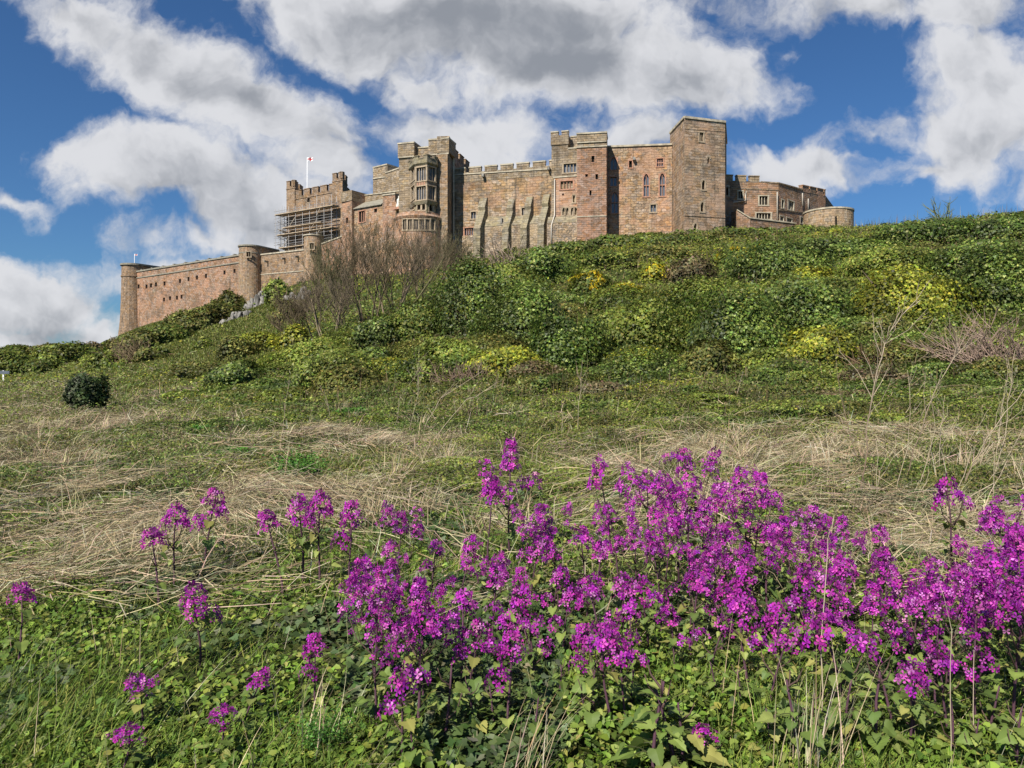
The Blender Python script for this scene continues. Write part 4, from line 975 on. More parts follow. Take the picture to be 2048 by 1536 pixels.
def carpets():
    rng = RS(5)
    # hillside ivy and herbs
    vb = VB()
    px, x, y, z = sample(rng, 420000, -60, 2120, 9.0, 135)
    clump = vnoise(x / 1.6, y / 2.2, 21) * .6 + vnoise(x / 5, y / 7, 22) * .6
    keep_ = rng.uniform(size=len(x)) > np.where(y < 26, straw_w(px, x, y) * .85, .0)
    lft = (px > 255) & (px < 610 + 20 * vnoise(y / 4, px / 60, 27)) & (y > 43 + 9 * np.clip((420 - px) / 150, 0, 1) + 5 * vnoise(px / 40, y / 9, 26)); keep_ &= ~(lft & (rng.uniform(size=len(x)) < .975))
    keep_ &= ~((px < 400) & (y > 17) & (y < 60) & (rng.uniform(size=len(x)) < .75))
    px, x, y, z, clump = [q[keep_] for q in (px, x, y, z, clump)]
    n = len(x); size = np.clip(.0031 * y, .040, .5) * rng.uniform(.7, 1.35, n)
    lump = np.clip(vnoise(x / .9, y / 1.2, 23) * .5 + .5, 0, 1) * np.clip(.10 + .013 * y, 0, .95)
    pos = np.stack([x, y, z + lump * rng.uniform(.62, 1.05, n) + .02], 1)
    nr = np.stack([rng.normal(size=n) * .6, -.35 + rng.normal(size=n) * .6, np.ones(n)], 1)
    a = tints(rng, n, IVY, [3, 4, 2, .6]); b = tints(rng, n, MID); c = tints(rng, n, YEL); e = tints(rng, n, OLV)
    t = np.where((clump > .02)[:, None], a, b); t = t * np.clip(1 + .6 * vnoise(x / .7, y / .9, 28)[:, None] * (y < 45)[:, None], .4, 1.5) * np.where(y < 30, .82, 1)[:, None]
    yw = vnoise(x / 4 + 3, y / 6, 24); t = np.where(((yw > .38) & (rng.uniform(size=n) < .65) & (y > 22))[:, None], c, t)
    t = np.where(((vnoise(x / 3 + 9, y / 4, 25) > .35) & (rng.uniform(size=n) < .7))[:, None], e, t)
    br = (rng.uniform(size=n) < np.where(y < 40, .15, .07))[:, None]; t = np.where(br, tints(rng, n, BRN), t)
    leaves(vb, pos, nr, size, t, rng)
    tag(vb.build('hillside_ground_cover', M['ivy']), 'low ivy and herbs carpeting the slope', None, None, 'stuff')
    # short turf on the left slope below the crag, and grass mixed through the hill
    vb = VB()
    px, x, y, z = sample(rng, 150000, 205, 700, 38, 165); n = len(x)
    w = .0024 * y
    blades(vb, np.stack([x, y, z - .02], 1), rng.uniform(0, 6.28, n), (.13 + .0018 * y) * rng.uniform(.6, 1.4, n), w * rng.uniform(.6, 1.2, n), rng.uniform(.0, .5, n), rng.uniform(.1, .8, n), tints(rng, n, [(.17, .205, .040), (.22, .24, .055), (.14, .17, .033), (.25, .23, .08)]), 2)
    px, x, y, z = sample(rng, 60000, -60, 2120, 9, 60); n = len(x)
    blades(vb, np.stack([x, y, z - .02], 1), rng.uniform(0, 6.28, n), (.15 + .004 * y) * rng.uniform(.6, 1.5, n), (.0013 * y) * rng.uniform(.6, 1.2, n), rng.uniform(.0, .7, n), rng.uniform(.1, 1.0, n), tints(rng, n, GRS + [(.24, .19, .09), (.17, .15, .06)]), 2)
    tag(vb.build('hill_grass', M['blade']), 'rough grass on the slope under the castle', None, None, 'stuff')
    # dead straw, flattened and tangled
    vb = VB()
    px, x, y, z = sample(rng, 230000, -80, 2130, 4.6, 70)
    w = straw_w(px, x, y); k_ = rng.uniform(size=len(x)) < w * 1.15 + .03 * (y < 24) + .22 * (y < 34) * np.clip(vnoise(x / 1.2, y / 2.0, 33) * 2.2 - .1, 0, 1) + .04 * (y < 40)
    px, x, y, z = [q[k_] for q in (px, x, y, z)]; n = len(x)
    ang = 3.4 * vnoise(x / 1.1, y / 1.6, 31) + rng.normal(size=n) * .65 + .3
    el = np.abs(rng.normal(size=n)) * .24 - .03
    d = np.stack([np.cos(ang) * np.cos(el), np.sin(ang) * np.cos(el) + .05, np.sin(el)], 1)
    heap = np.clip(vnoise(x / 1.3, y / 1.7, 32), 0, 1) * .34
    L = rng.uniform(.15, .55, n) * (1 + .02 * y) * np.where(rng.uniform(size=n) < .07, 1.9, 1)
    pos = np.stack([x, y, z + .015 + heap * rng.uniform(.2, 1, n) + rng.uniform(0, .07, n)], 1)
    strips(vb, pos - d * L[:, None] * .4, d, L, (.0035 + .00042 * y) * rng.uniform(.6, 1.4, n), rng.normal(size=n) * .8, tints(rng, n, STRAW, [3, 3, 2, 2], .2), rng, 3)
    cx_, X_, Y_, Z_ = sample(rng, 420, -80, 2130, 6, 26); w = straw_w(cx_, X_, Y_); q = rng.uniform(size=420) < w + .12
    for xx, yy2 in zip(X_[q], Y_[q]):                                    # tussocks: bent clumps fanning from one crown
        n = 60; bx = xx + rng.normal(size=n) * .07; by = yy2 + rng.normal(size=n) * .06; fall = rng.uniform(-1.5, 2.0)
        blades(vb, np.stack([bx, by, height(bx, by) - .02], 1), fall + rng.normal(size=n) * .95, rng.uniform(.25, .65, n) * (1 + .015 * yy2), (.004 + .00042 * yy2) * rng.uniform(.6, 1.3, n), rng.uniform(.2, .9, n), rng.uniform(.6, 1.5, n), tints(rng, n, STRAW, [3, 3, 2, 2.5], .22), 4)
    px, x, y, z = sample(rng, 900, -80, 2130, 5.0, 40); n = len(x)      # straws still standing
    blades(vb, np.stack([x, y, z - .02], 1), rng.uniform(-1.2, 1.2, n) + .2, rng.uniform(.2, .7, n), .004 + .0004 * y, rng.uniform(0, .7, n), rng.uniform(-.2, .7, n), tints(rng, n, STRAW), 3)
    tag(vb.build('dead_grass', M['straw']), 'pale dead grass lying flattened across the meadow', None, None, 'stuff')
    # near meadow: grass and herbs
    vb = VB()
    def tuftmask(x, y, s): return vnoise(x / .5, y / .5, s) * .5 + vnoise(x / 1.6, y / 1.6, s + 1) * .5
    px, x, y, z = sample(rng, 120000, -150, 2200, 2.4, 11)
    left = np.clip((950 - px) / 900, 0, 1); g = tuftmask(x, y, 41) + .15 * left - .35 * straw_w(px, x, y); k_ = rng.uniform(size=len(x)) < .35 + .9 * g
    px, x, y, z = [q[k_] for q in (px, x, y, z)]; n = len(x)
    blades(vb, np.stack([x, y, z - .01], 1), rng.normal(size=n) * 1.3 + .3, rng.uniform(.06, .18, n) * (1 + .5 * np.clip(g[k_], 0, 1)), rng.uniform(.003, .0065, n) * (1 + .05 * y), rng.uniform(.2, 1.0, n), rng.uniform(.2, 1.3, n), tints(rng, n, GRS, [3, 3, 2, 1.5]), 3)
    tag(vb.build('meadow_grass', M['blade']), 'green grass growing through the foreground meadow', None, None, 'stuff')
    vb = VB()
    px, x, y, z = sample(rng, 120000, -150, 2200, 2.4, 13)
    g = tuftmask(x, y, 51); k_ = rng.uniform(size=len(x)) < .62 - .8 * g - .55 * straw_w(px, x, y) * (y > 6)
    px, x, y, z = [q[k_] for q in (px, x, y, z)]; n = len(x)
    hgt = np.clip(vnoise(x / .35, y / .35, 52) * .5 + .5, 0, 1) * .10
    pos = np.stack([x, y, z + .01 + hgt * rng.uniform(.1, 1, n)], 1)
    nr = np.stack([rng.normal(size=n) * .55, -.15 + rng.normal(size=n) * .55, np.ones(n)], 1)
    sp = vnoise(x / .6 + 4, y / .6, 53)
    t = np.where((sp > .30)[:, None], tints(rng, n, [(.060, .10, .03), (.09, .135, .038), (.13, .17, .07), (.19, .21, .12)], [3, 3, 1.5, .6]), tints(rng, n, GRS, [3, 3, 3, 2]))
    big = np.where(sp > .30, rng.uniform(.026, .055, n), rng.uniform(.016, .042, n)) * (1 + .03 * y)
    m1 = sp > .30
    leaves(vb, pos[m1], nr[m1], big[m1], t[m1], rng, 'ivy'); leaves(vb, pos[~m1], nr[~m1], big[~m1], t[~m1], rng, 'fold', .8)
    tag(vb.build('meadow_herbs', M['leaf']), 'small leafy herbs and ivy covering the foreground', None, None, 'stuff')
    vb = VB()                                                            # thin dry stems over the foreground
    px, x, y, z = sample(rng, 900, -100, 2150, 2.6, 8.0); n = len(x)
    lying = rng.uniform(size=n) < .72
    blades(vb, np.stack([x, y, z - .02], 1), np.where(lying, rng.normal(size=n) * .7 + .5, rng.uniform(0, 6.28, n)), rng.uniform(.15, .5, n), rng.uniform(.002, .0036, n), np.where(lying, rng.uniform(.8, 1.35, n), rng.uniform(.05, .45, n)), rng.uniform(-.1, .5, n), tints(rng, n, STRAW, [3, 2, 3, 1]), 4)
    tag(vb.build('dry_stems', M['straw']), 'thin dry grass stems leaning over the foreground', None, None, 'stuff')

# ------------------------------------------------------------------ shrubs
def mound(vb, rng, c, rx, ry, h, cols, leaf, n, lumpy=.48, kind='rhomb', wts=None, flower=None, fl_n=0, fvb=None, lean=0.0, sq=0.0):
    """leafy mound: leaves through the outer shell of a lumpy dome, each clump with its own growth colour, its spread widened to paint dark pockets"""
    nb = 26; bd = unit(rng.normal(size=(nb, 3))); bd[:, 2] = np.abs(bd[:, 2]) * .9; ba = rng.uniform(-.2, 1, nb) * lumpy
    d = unit(rng.normal(size=(n, 3))); d[:, 2] = np.where(d[:, 2] < -.12, -d[:, 2], d[:, 2]); d = unit(d)
    def rad(d): return .82 + (np.exp((d @ bd.T - 1) * 15) * ba).sum(1)
    r = rad(d) * (1 - np.abs(rng.normal(size=n)) * .10 + .04 * rng.normal(size=n))
    r = r * (1 + sq * ((d ** 4).sum(1) ** -.25 - 1))
    sc = np.array([rx, ry, h]); pos = c + d * r[:, None] * sc + np.array([lean, 0, 0]) * (d[:, 2:3] * r[:, None]) ** 2
    g = height(pos[:, 0], pos[:, 1]); pos[:, 2] = np.where(pos[:, 2] < g + .01, g + .01 + rng.uniform(0, leaf, n), pos[:, 2])
    pos[:, 2] = np.where(True, pos[:, 2] + (g - height(c[0], c[1])) * np.clip(1 - (pos[:, 2] - c[2]) / (h + .01), 0, 1) * .0, pos[:, 2])
    pos = pos + d * (np.minimum(np.abs(rng.normal(size=n)) ** 3, 3.5) * .034 * h)[:, None] * (pos[:, 2:3] > c[2] + .3 * h)
    near = np.argmax(d @ bd.T + rng.normal(size=(n, 1)) * .05, 1); cl = rng.uniform(.5, 1.5, nb)
    t = tints(rng, n, cols, wts) * cl[near][:, None]
    leaves(vb, pos, unit(d / sc * sc.mean()) + rng.normal(size=(n, 3)) * .42 + np.array([0, 0, .25]), leaf * rng.uniform(.55, 1.5, n), t, rng, kind)
    if fl_n and fvb is not None:
        d2 = unit(rng.normal(size=(fl_n, 3))); d2[:, 2] = np.abs(d2[:, 2]); cc = bd[rng.randint(0, 5, fl_n)]; d2 = unit(d2 * .6 + cc)
        p2 = c + d2 * (rad(d2) * rng.uniform(1.0, 1.14, fl_n))[:, None] * sc
        leaves(fvb, p2, d2 + rng.normal(size=(fl_n, 3)) * .6, leaf * 1.15 * rng.uniform(.7, 1.4, fl_n), tints(rng, fl_n, [(.62, .47, .02), (.70, .55, .05), (.5, .38, .02)]), rng)
PAL = dict(ivy=(IVY, [3, 4, 2.2, .8]), mid=(MID, None), yel=(YEL, None), olv=(OLV, None), gorse=(GORSE, None), brn=(BRN, None), dark=(IVY, [5, 3, .5, .25]), black=([(.040, .062, .018), (.065, .095, .026), (.032, .05, .016), (.17, .19, .10)], [4, 3, 3, 1]))
def shrub(px, py, wpx, hpx, pal, label, name='shrub', cat='shrub', fl=0, dens=1.0, depth=None, lumpy=.48, group=None, at=None, lean=0.0, sq=0.0):
    rng = RS(int(px * 7 + py * 13) % 99991)
    if depth is None: x, y, z = hit(px, py)
    else: y = depth; x = (px - CX) / F * y; z = float(height(x, y))
    s = y / F; rx = wpx * .5 * s; h = hpx * s * .92
    h *= (1.55 if px > 800 and py < 746 else 1.32) if py > 545 else 1.02; ry = min(rx * .9, max(h * 1.1, 1.0)); yc = y + ry * .55; xc = (px - CX) / F * yc
    zc = min(z, float(height(xc, yc))) if depth is None else z
    zc = z - .05 * h
    c = np.array([xc, yc, zc])
    leaf = float(np.clip(.0034 * y, .05, .42)); cols, wts = PAL[pal]
    area = math.pi * (rx * h + rx * ry) * 1.35
    n = int(np.clip(area * dens * 3.4 / (leaf * leaf * .36), 260, 14000))
    t = thing(name, label, cat, (c[0], c[1], float(height(c[0], c[1]))), group)
    vb = VB(); fv = VB() if fl else None
    mound(vb, rng, c, rx, ry, h, cols, leaf, n, lumpy, 'ivy' if y < 30 else 'rhomb', wts, fl, int(fl * 1.8), fv, lean, sq)
    vb.build('foliage', M['ivy'] if pal in ('ivy', 'dark', 'mid', 'yel') else M['leaf'], t)
    if fl: fv.build('blossom', M['leaf'], t)
    vb = VB()
    for _ in range(7):
        e = c + np.array([rng.uniform(-.7, .7) * rx, rng.uniform(-.6, .6) * ry, h * rng.uniform(.6, .95)])
        st = np.array([c[0] + rng.uniform(-.15, .15) * rx, c[1], float(height(c[0], c[1])) - .05]); mid_ = (st + e) / 2 + rng.normal(size=3) * .1 * h
        tube(vb, [st, mid_, e], [.035 * h + .01, .02 * h + .008, .006], 4, (.12, .09, .06))
    vb.build('branches', M['bark'], t)
def shrubs():
    sh = shrub
    sh(168, 824, 66, 62, 'black', 'dark glossy ivy mound standing alone on the straw at far left', 'ivy_mound', lumpy=.34, dens=1.2, lean=.12, sq=.9)
    # dunes at far left
    for px, py, w, h, pal, lb in ((18, 752, 120, 46, 'mid', 'low green shrub behind the signpost at the left edge'), (72, 756, 90, 34, 'gorse', 'dark green shrub right of the signpost on the dune'), (112, 738, 90, 40, 'mid', 'green shrub on the far left dune, rising to the skyline'),
                              (158, 726, 90, 38, 'gorse', 'dark gorse hump on the dune left of the far round tower'), (192, 716, 60, 28, 'brn', 'brownish scrub on the skyline just left of the far round tower'), (212, 742, 54, 34, 'mid', 'bright green bush at the foot of the left dune, above the ivy mound'),
                              (40, 718, 110, 24, 'gorse', 'dark gorse ridge on the skyline at the far left'), (105, 712, 80, 22, 'olv', 'olive scrub on the dune skyline at far left')):
        sh(px, py, w, h, pal, lb)
    # scrubby bank below the long curtain wall
    for px, py, w, h, pal, lb in ((240, 706, 60, 26, 'olv', 'olive scrub at the foot of the far left round tower'), (286, 700, 90, 36, 'olv', 'olive gorse below the left end of the curtain wall'), (332, 688, 100, 38, 'gorse', 'dark scrub below the middle of the long curtain wall'),
                              (368, 670, 80, 40, 'olv', 'olive gorse on the bank under the lower row of wall openings'), (408, 658, 90, 40, 'olv', 'low olive patch on the bank below the curtain wall'), (440, 646, 80, 40, 'olv', 'olive brown scrub on the bank left of the middle round tower'), (462, 622, 50, 36, 'olv', 'dark scrub beside the foot of the middle round tower'),
                              (405, 700, 26, 22, 'mid', 'small round bush alone on the grassy slope'), (322, 716, 34, 24, 'mid', 'small green bush at the lower left of the grassy slope'), (552, 606, 54, 44, 'mid', 'bright green bush among rocks under the plain curtain wall'), (300, 724, 60, 26, 'olv', 'low olive bush at the bottom of the grassy slope'),
                              (580, 640, 70, 36, 'olv', 'dull olive bush right of the rocks on the grassy slope')):
        sh(px, py, w, h, pal, lb)
    # lower left of the hill
    for px, py, w, h, pal, lb in ((470, 722, 90, 40, 'olv', 'low olive shrub at the left foot of the bare trees'), (530, 700, 80, 34, 'yel', 'yellow green shrub at the right edge of the grassy slope'), (590, 702, 80, 44, 'yel', 'yellow green shrub under the leftmost bare tree'),
                              (480, 775, 130, 44, 'ivy', 'low ivy swell on the lower slope left of centre'), (640, 742, 190, 56, 'mid', 'broad green ivy swell below the bare trees'), (700, 790, 150, 50, 'olv', 'rough olive swell in the middle of the lower slope'), (760, 700, 110, 60, 'ivy', 'ivy shrub at the foot of the tallest bare trees'),
                              (560, 820, 110, 36, 'mid', 'low green tangle at the bottom of the slope, left of centre')):
        sh(px, py, w, h, pal, lb)
    # centre mounds
    for a in ((838, 680, 140, 66, 'gorse', 'feathery dark green bush at the right foot of the bare trees'), (950, 672, 170, 130, 'ivy', 'large dark ivy mound in the middle of the hill'), (1050, 700, 200, 110, 'ivy', 'broad ivy mound right of the largest one at hill centre'), (1010, 600, 150, 62, 'mid', 'green shrub above the large central ivy mounds'),
              (1085, 570, 150, 60, 'ivy', 'ivy shrub high on the slope below the leaning buttresses'), (1130, 742, 118, 82, 'dark', 'dark rounded ivy bush at the lower edge of the mounds, centre'), (1010, 752, 150, 54, 'yel', 'yellowish shrub left of the dark rounded ivy bush'), (1230, 690, 150, 60, 'mid', 'pale green shrub right of the dark rounded ivy bush'),
              (900, 742, 140, 50, 'mid', 'green swell below the large central ivy mound')): sh(*a)
    sh(1180, 602, 70, 46, 'gorse', 'gorse bush with bright yellow blossom below the square tower', 'gorse_bush', fl=420)
    sh(1250, 612, 60, 36, 'yel', 'small gorse with scattered yellow blossom right of the brightest one', 'gorse_bush', fl=180)
    sh(1310, 566, 60, 34, 'yel', 'little yellow flowered gorse below the arched windows', 'gorse_bush', fl=150)
    sh(1478, 535, 90, 46, 'gorse', 'gorse bush with golden blossom below the tallest tower', 'gorse_bush', fl=520)
    sh(1530, 512, 80, 30, 'yel', 'gorse with faded yellow blossom below the east wing', 'gorse_bush', fl=150)
    # band of low dark gorse against the castle foot
    for px, py, w, h, pal, lb in ((1060, 522, 110, 34, 'gorse', 'low gorse at the foot of the rightmost buttress'), (1140, 512, 120, 36, 'gorse', 'low gorse beneath the orange panelled tower'), (1235, 498, 130, 38, 'gorse', 'low dark gorse in the corner right of the square tower'), (1300, 486, 100, 26, 'mid', 'green shrub at the foot of the arched window wall'),
                              (1370, 492, 110, 30, 'gorse', 'low gorse under the left corner of the tallest tower'), (1440, 486, 100, 26, 'olv', 'olive scrub below the front of the tallest tower'), (1520, 478, 110, 28, 'gorse', 'dark gorse at the foot of the terrace wall'), (1590, 472, 90, 26, 'gorse', 'dark gorse left of the round bastion'),
                              (1665, 478, 80, 22, 'yel', 'yellow green scrub at the foot of the round bastion'), (1200, 540, 160, 40, 'gorse', 'broad gorse swell below the square tower'), (1330, 524, 150, 40, 'olv', 'olive gorse swell below the arched window wall'), (1120, 560, 130, 40, 'gorse', 'gorse swell high on the slope right of the buttresses')):
        sh(px, py, w, h, pal, lb)
    sh(1385, 570, 90, 50, 'brn', 'leafless brown shrub among the gorse below the tallest tower', dens=.6)
    # right hand hill
    for a in ((1560, 560, 230, 70, 'ivy', 'dark ivy bank in front of the round bastion'), (1700, 520, 190, 50, 'ivy', 'ivy bank on the crest right of the round bastion'), (1880, 490, 230, 60, 'dark', 'dark ivy crest at upper right against the sky'), (2020, 478, 170, 64, 'dark', 'dark ivy hump on the skyline at the right edge'), (1790, 560, 190, 56, 'mid', 'green ivy swell in the middle of the right hill'),
              (1950, 560, 200, 64, 'ivy', 'ivy swell under the skyline hump at the right edge'), (1400, 640, 190, 72, 'mid', 'green shrub swell at the centre of the right hill'), (1300, 720, 190, 90, 'mid', 'bushy green mound at the lower edge of the right hill, leftmost there'), (1470, 742, 230, 130, 'ivy', 'big ivy mound at the lower edge of the right hill'), (1620, 690, 250, 110, 'ivy', 'wide ivy mound behind the tall dead stems'),
              (1640, 742, 150, 70, 'yel', 'yellow green low growth below the wide ivy mound'), (1800, 668, 240, 110, 'yel', 'large yellow green ivy mound on the right slope'), (1990, 640, 200, 110, 'ivy', 'dark ivy mound at the right edge, above the tangle of twigs'), (1560, 640, 170, 70, 'mid', 'green shrub behind the wide ivy mound on the right slope'), (1420, 758, 120, 60, 'olv', 'dull brownish shrub at the bottom of the right hill')): sh(*a)
    # bare feathery shrub on the skyline
    twig_bush('feathery_shrub', 'thin feathery green shrub sticking up on the right skyline', 1888, 452, 44, 58, (.16, .18, .08), 30)
    twig_bush('twig_tangle', 'tangle of pinkish bare twigs at the right edge', 1985, 738, 200, 128, (.30, .215, .165), 150, 1.3)
    twig_bush('twig_tangle', 'small tangle of brown twigs under the yellow green ivy mound', 1755, 735, 120, 70, (.19, .12, .075), 80, 1.3)
    twig_bush('twig_bush', 'brown bare twigs in the middle of the slope, below the central ivy mounds', 930, 768, 150, 60, (.2, .14, .10), 70, 1.2)
    twig_bush('twig_bush', 'leafless twiggy bush at the left foot of the grassy slope', 262, 728, 70, 60, (.20, .15, .09), 70)
    twig_bush('twig_bush', 'small pale bare bush in front of the buttresses', 1012, 548, 80, 78, (.30, .23, .17), 60)
def scrub():
    """the nameless scrub between the bushes one can tell apart"""
    rng = RS(15); vb = VB()
    for i in range(85):
        px = rng.uniform(640, 2110); py = rng.uniform(0, 1)
        top = np.interp(px, [640, 800, 1000, 1250, 1500, 1750, 2110], [690, 650, 560, 520, 500, 490, 480]); bot = np.interp(px, [640, 1000, 1500, 2110], [790, 770, 770, 740])
        py = top + (bot - top) * py; x, y, z = hit(px, py); s = y / F; sc = .6 + .9 * (py - top) / (bot - top)
        w, h = rng.uniform(60, 170) * s * sc, rng.uniform(26, 62) * s * sc
        leaf = float(np.clip(.0033 * y, .05, .42)); rx = w / 2; ry = max(rx * .9, .8)
        n = int(np.clip(math.pi * (rx * h + rx * ry) * 1.3 * 3 / (leaf * leaf * .36), 200, 8000))
        cols, wts = PAL[['ivy', 'mid', 'mid', 'ivy', 'yel', 'olv', 'gorse', 'mid'][rng.randint(8)]]
        mound(vb, rng, np.array([x, y + ry * .4, z - .1 * h]), rx, ry, h, cols, leaf, n, .5, 'rhomb', wts)
    for i in range(120):                                                 # low swells along the foot of the slope
        px = rng.uniform(330, 2110); py = rng.uniform(735, 860); x, y, z = hit(px, py); s = y / F
        w, h = rng.uniform(60, 190) * s, rng.uniform(10, 26) * s; rx = w / 2; ry = rx * .8; leaf = float(np.clip(.0034 * y, .05, .2))
        n = int(np.clip(math.pi * (rx * h + rx * ry) * 1.2 * 1.3 / (leaf * leaf * .36), 150, 3500)); cols, wts = PAL[['ivy', 'mid', 'ivy', 'olv', 'dark', 'mid'][rng.randint(6)]]
        mound(vb, rng, np.array([x, y + ry * .4, z - .15 * h]), rx, ry, h, cols, leaf, n, .6, 'rhomb', wts)
    for i in range(46):                                                  # straggling outliers below the main scrub
        px = rng.uniform(430, 2110); py = 752 + 85 * rng.uniform(0, 1) ** 1.6; x, y, z = hit(px, py); s = y / F; f = (845 - py) / 95
        w, h = rng.uniform(60, 170) * s, (14 + rng.uniform(10, 42) * f) * s; rx = w / 2; ry = rx * .8; leaf = float(np.clip(.0033 * y, .05, .2))
        n = int(np.clip(math.pi * (rx * h + rx * ry) * 1.2 * 2.2 / (leaf * leaf * .36), 150, 5000)); cols, wts = PAL[['ivy', 'mid', 'olv', 'dark', 'ivy', 'brn'][rng.randint(6)]]
        mound(vb, rng, np.array([x, y + ry * .4, z - .15 * h]), rx, ry, h, cols, leaf, n, .7, 'rhomb', wts)
    tv = VB(); px, x, y, z = sample(rng, 9000, 560, 2110, 20, 110); n = len(x); up = np.clip(.010 * y, 0, .9)
    blades(tv, np.stack([x, y, z + up * rng.uniform(0, .8, n)], 1), rng.uniform(0, 6.28, n), rng.uniform(.3, .9, n) * (.6 + .014 * y), (.006 + .0006 * y) * rng.uniform(.5, 1.1, n), rng.uniform(0, 1.1, n), rng.uniform(-.4, .5, n), tints(rng, n, BRN + [(.30, .22, .14)], None, .3), 3)
    tag(tv.build('dry_twigs', M['straw']), 'bare brown twigs and stems poking out of the slope scrub', None, None, 'stuff')
    tag(vb.build('hillside_scrub', M['ivy']), 'mixed ivy and gorse scrub filling the slope between the bigger bushes', None, None, 'stuff')
def twig_bush(name, label, px, py, w, h, col, n, flat=.7):
    rng = RS(int(px + py)); x, y, z = hit(px, py); s = y / F
    t = thing(name, label, 'bush', (x, y, z)); vb = VB()
    for i in range(n):
        b = np.array([x + rng.uniform(-.32, .32) * w * s, y + rng.uniform(-.3, .3) * w * s, 0]); b[2] = float(height(b[0], b[1])) - .03
        d = unit(np.array([rng.normal() * flat, rng.normal() * .4, 1.0])); L = h * s * rng.uniform(.5, 1.1)
        pts = [b]
        for k2 in range(4): d = unit(d + rng.normal(size=3) * .22 + np.array([0, 0, -.02])); pts.append(pts[-1] + d * L / 4)
        r0 = .0006 * y + .004; tube(vb, pts, np.linspace(r0 * 1.3, r0 * .4, 5), 3, np.array(col) * rng.uniform(.7, 1.3))
        for k2 in range(3):
            d2 = unit(d + rng.normal(size=3) * .7); p = pts[rng.randint(1, 4)]; tube(vb, [p, p + d2 * L * .16, p + d2 * L * .3 + np.array([0, 0, .03 * L])], [r0 * .7, r0 * .5, r0 * .3], 3, np.array(col) * rng.uniform(.7, 1.3))
    vb.build('twigs', M['bark'], t)

# ------------------------------------------------------------------ bare trees
def bare_tree(px, py, wpx, hpx, label, lean=0.0, dens=1.0, col=(.17, .135, .10), seed=0, stems=4):
    hpx *= 1.0; wpx *= 1.15; rng = RS(seed + int(px)); x, y, z = hit(px, py); s = y / F; H = hpx * s; Wd = wpx * s
    t = thing('bare_tree', label, 'tree', (x, y, z), 'leafless trees below the castle'); tr = VB(); tw = VB()
    def grow(p, d, L, r, lev):
        pts = [p]; k2 = 5
        for i in range(k2):
            d = unit(d + rng.normal(size=3) * (.07 + .05 * lev) + np.array([0, 0, .05 + .04 * lev])); pts.append(pts[-1] + d * L / k2)
        c = np.array(col) * rng.uniform(.75, 1.25) * (1.25 if lev == 0 else 1)
        tube(tr if lev == 0 else tw, pts, np.linspace(r, r * .45, k2 + 1), 5 if lev == 0 else 3, c)
        if lev >= 3: return
        nch = [10, 6, 4][lev] if lev else int(10 * dens)
        for i in range(nch):
            f = rng.uniform(.28, 1.0); q = pts[min(int(f * k2), k2 - 1)] + (pts[min(int(f * k2) + 1, k2)] - pts[min(int(f * k2), k2 - 1)]) * (f * k2 % 1)
            az = rng.uniform(0, 6.28); out = np.array([math.cos(az), math.sin(az) * .8, 0])
            d2 = unit(d * 1.0 + out * rng.uniform(.4, .95) + np.array([lean * .4, 0, .12]))
            grow(q, d2, L * rng.uniform(.40, .68) * (1.15 - .45 * f), max(r * [.33, .48, .6][lev], .010), lev + 1)
    for i in range(stems):
        az = rng.uniform(0, 6.28); sp = rng.uniform(.25, .95)
        d = unit(np.array([math.cos(az) * sp * Wd / H * .85 + lean, math.sin(az) * sp * .6, 1.0]))
        b = np.array([x + math.cos(az) * .12 * Wd * rng.uniform(.2, 1), y + math.sin(az) * .3, 0]); b[2] = float(height(b[0], b[1])) - .1
        grow(b, d, H * rng.uniform(.62, .85), .0010 * y + .012, 0)
    tr.build('trunk', M['bark'], t); tw.build('crown', M['bark'], t)
def trees():
    L = [(625, 690, 130, 120, 'leftmost leafless tree, leaning left over the yellow green shrub', -.28), (662, 690, 120, 140, 'leafless tree second from the left in the clump', -.12), (700, 662, 130, 165, 'leafless tree left of the middle of the clump', 0), (738, 655, 130, 195, 'slender leafless tree at the middle of the clump', .05),
         (772, 648, 170, 205, 'tallest leafless tree, spreading in front of the rounded bay', .05), (806, 625, 150, 165, 'leafless tree just right of the tallest one', .12), (845, 612, 130, 150, 'pale leafless tree in front of the right side of the bay', .2), (885, 600, 120, 130, 'leafless tree leaning right towards the buttresses', .32),
         (925, 575, 80, 95, 'small leafless tree at the right end of the clump', .2), (690, 610, 120, 95, 'bushy leafless tree high behind the clump, under the rubble range', 0), (640, 630, 100, 62, 'low leafless tree behind the clump, under the small round turret', -.1)]
    for i, (px, py, w, h, lb, ln) in enumerate(L):
        bare_tree(px, py, w, h, lb, ln, 1.0, [(.135, .105, .065), (.16, .125, .085), (.12, .11, .058)][i % 3], i * 31, 5 if i not in (8,) else 3)
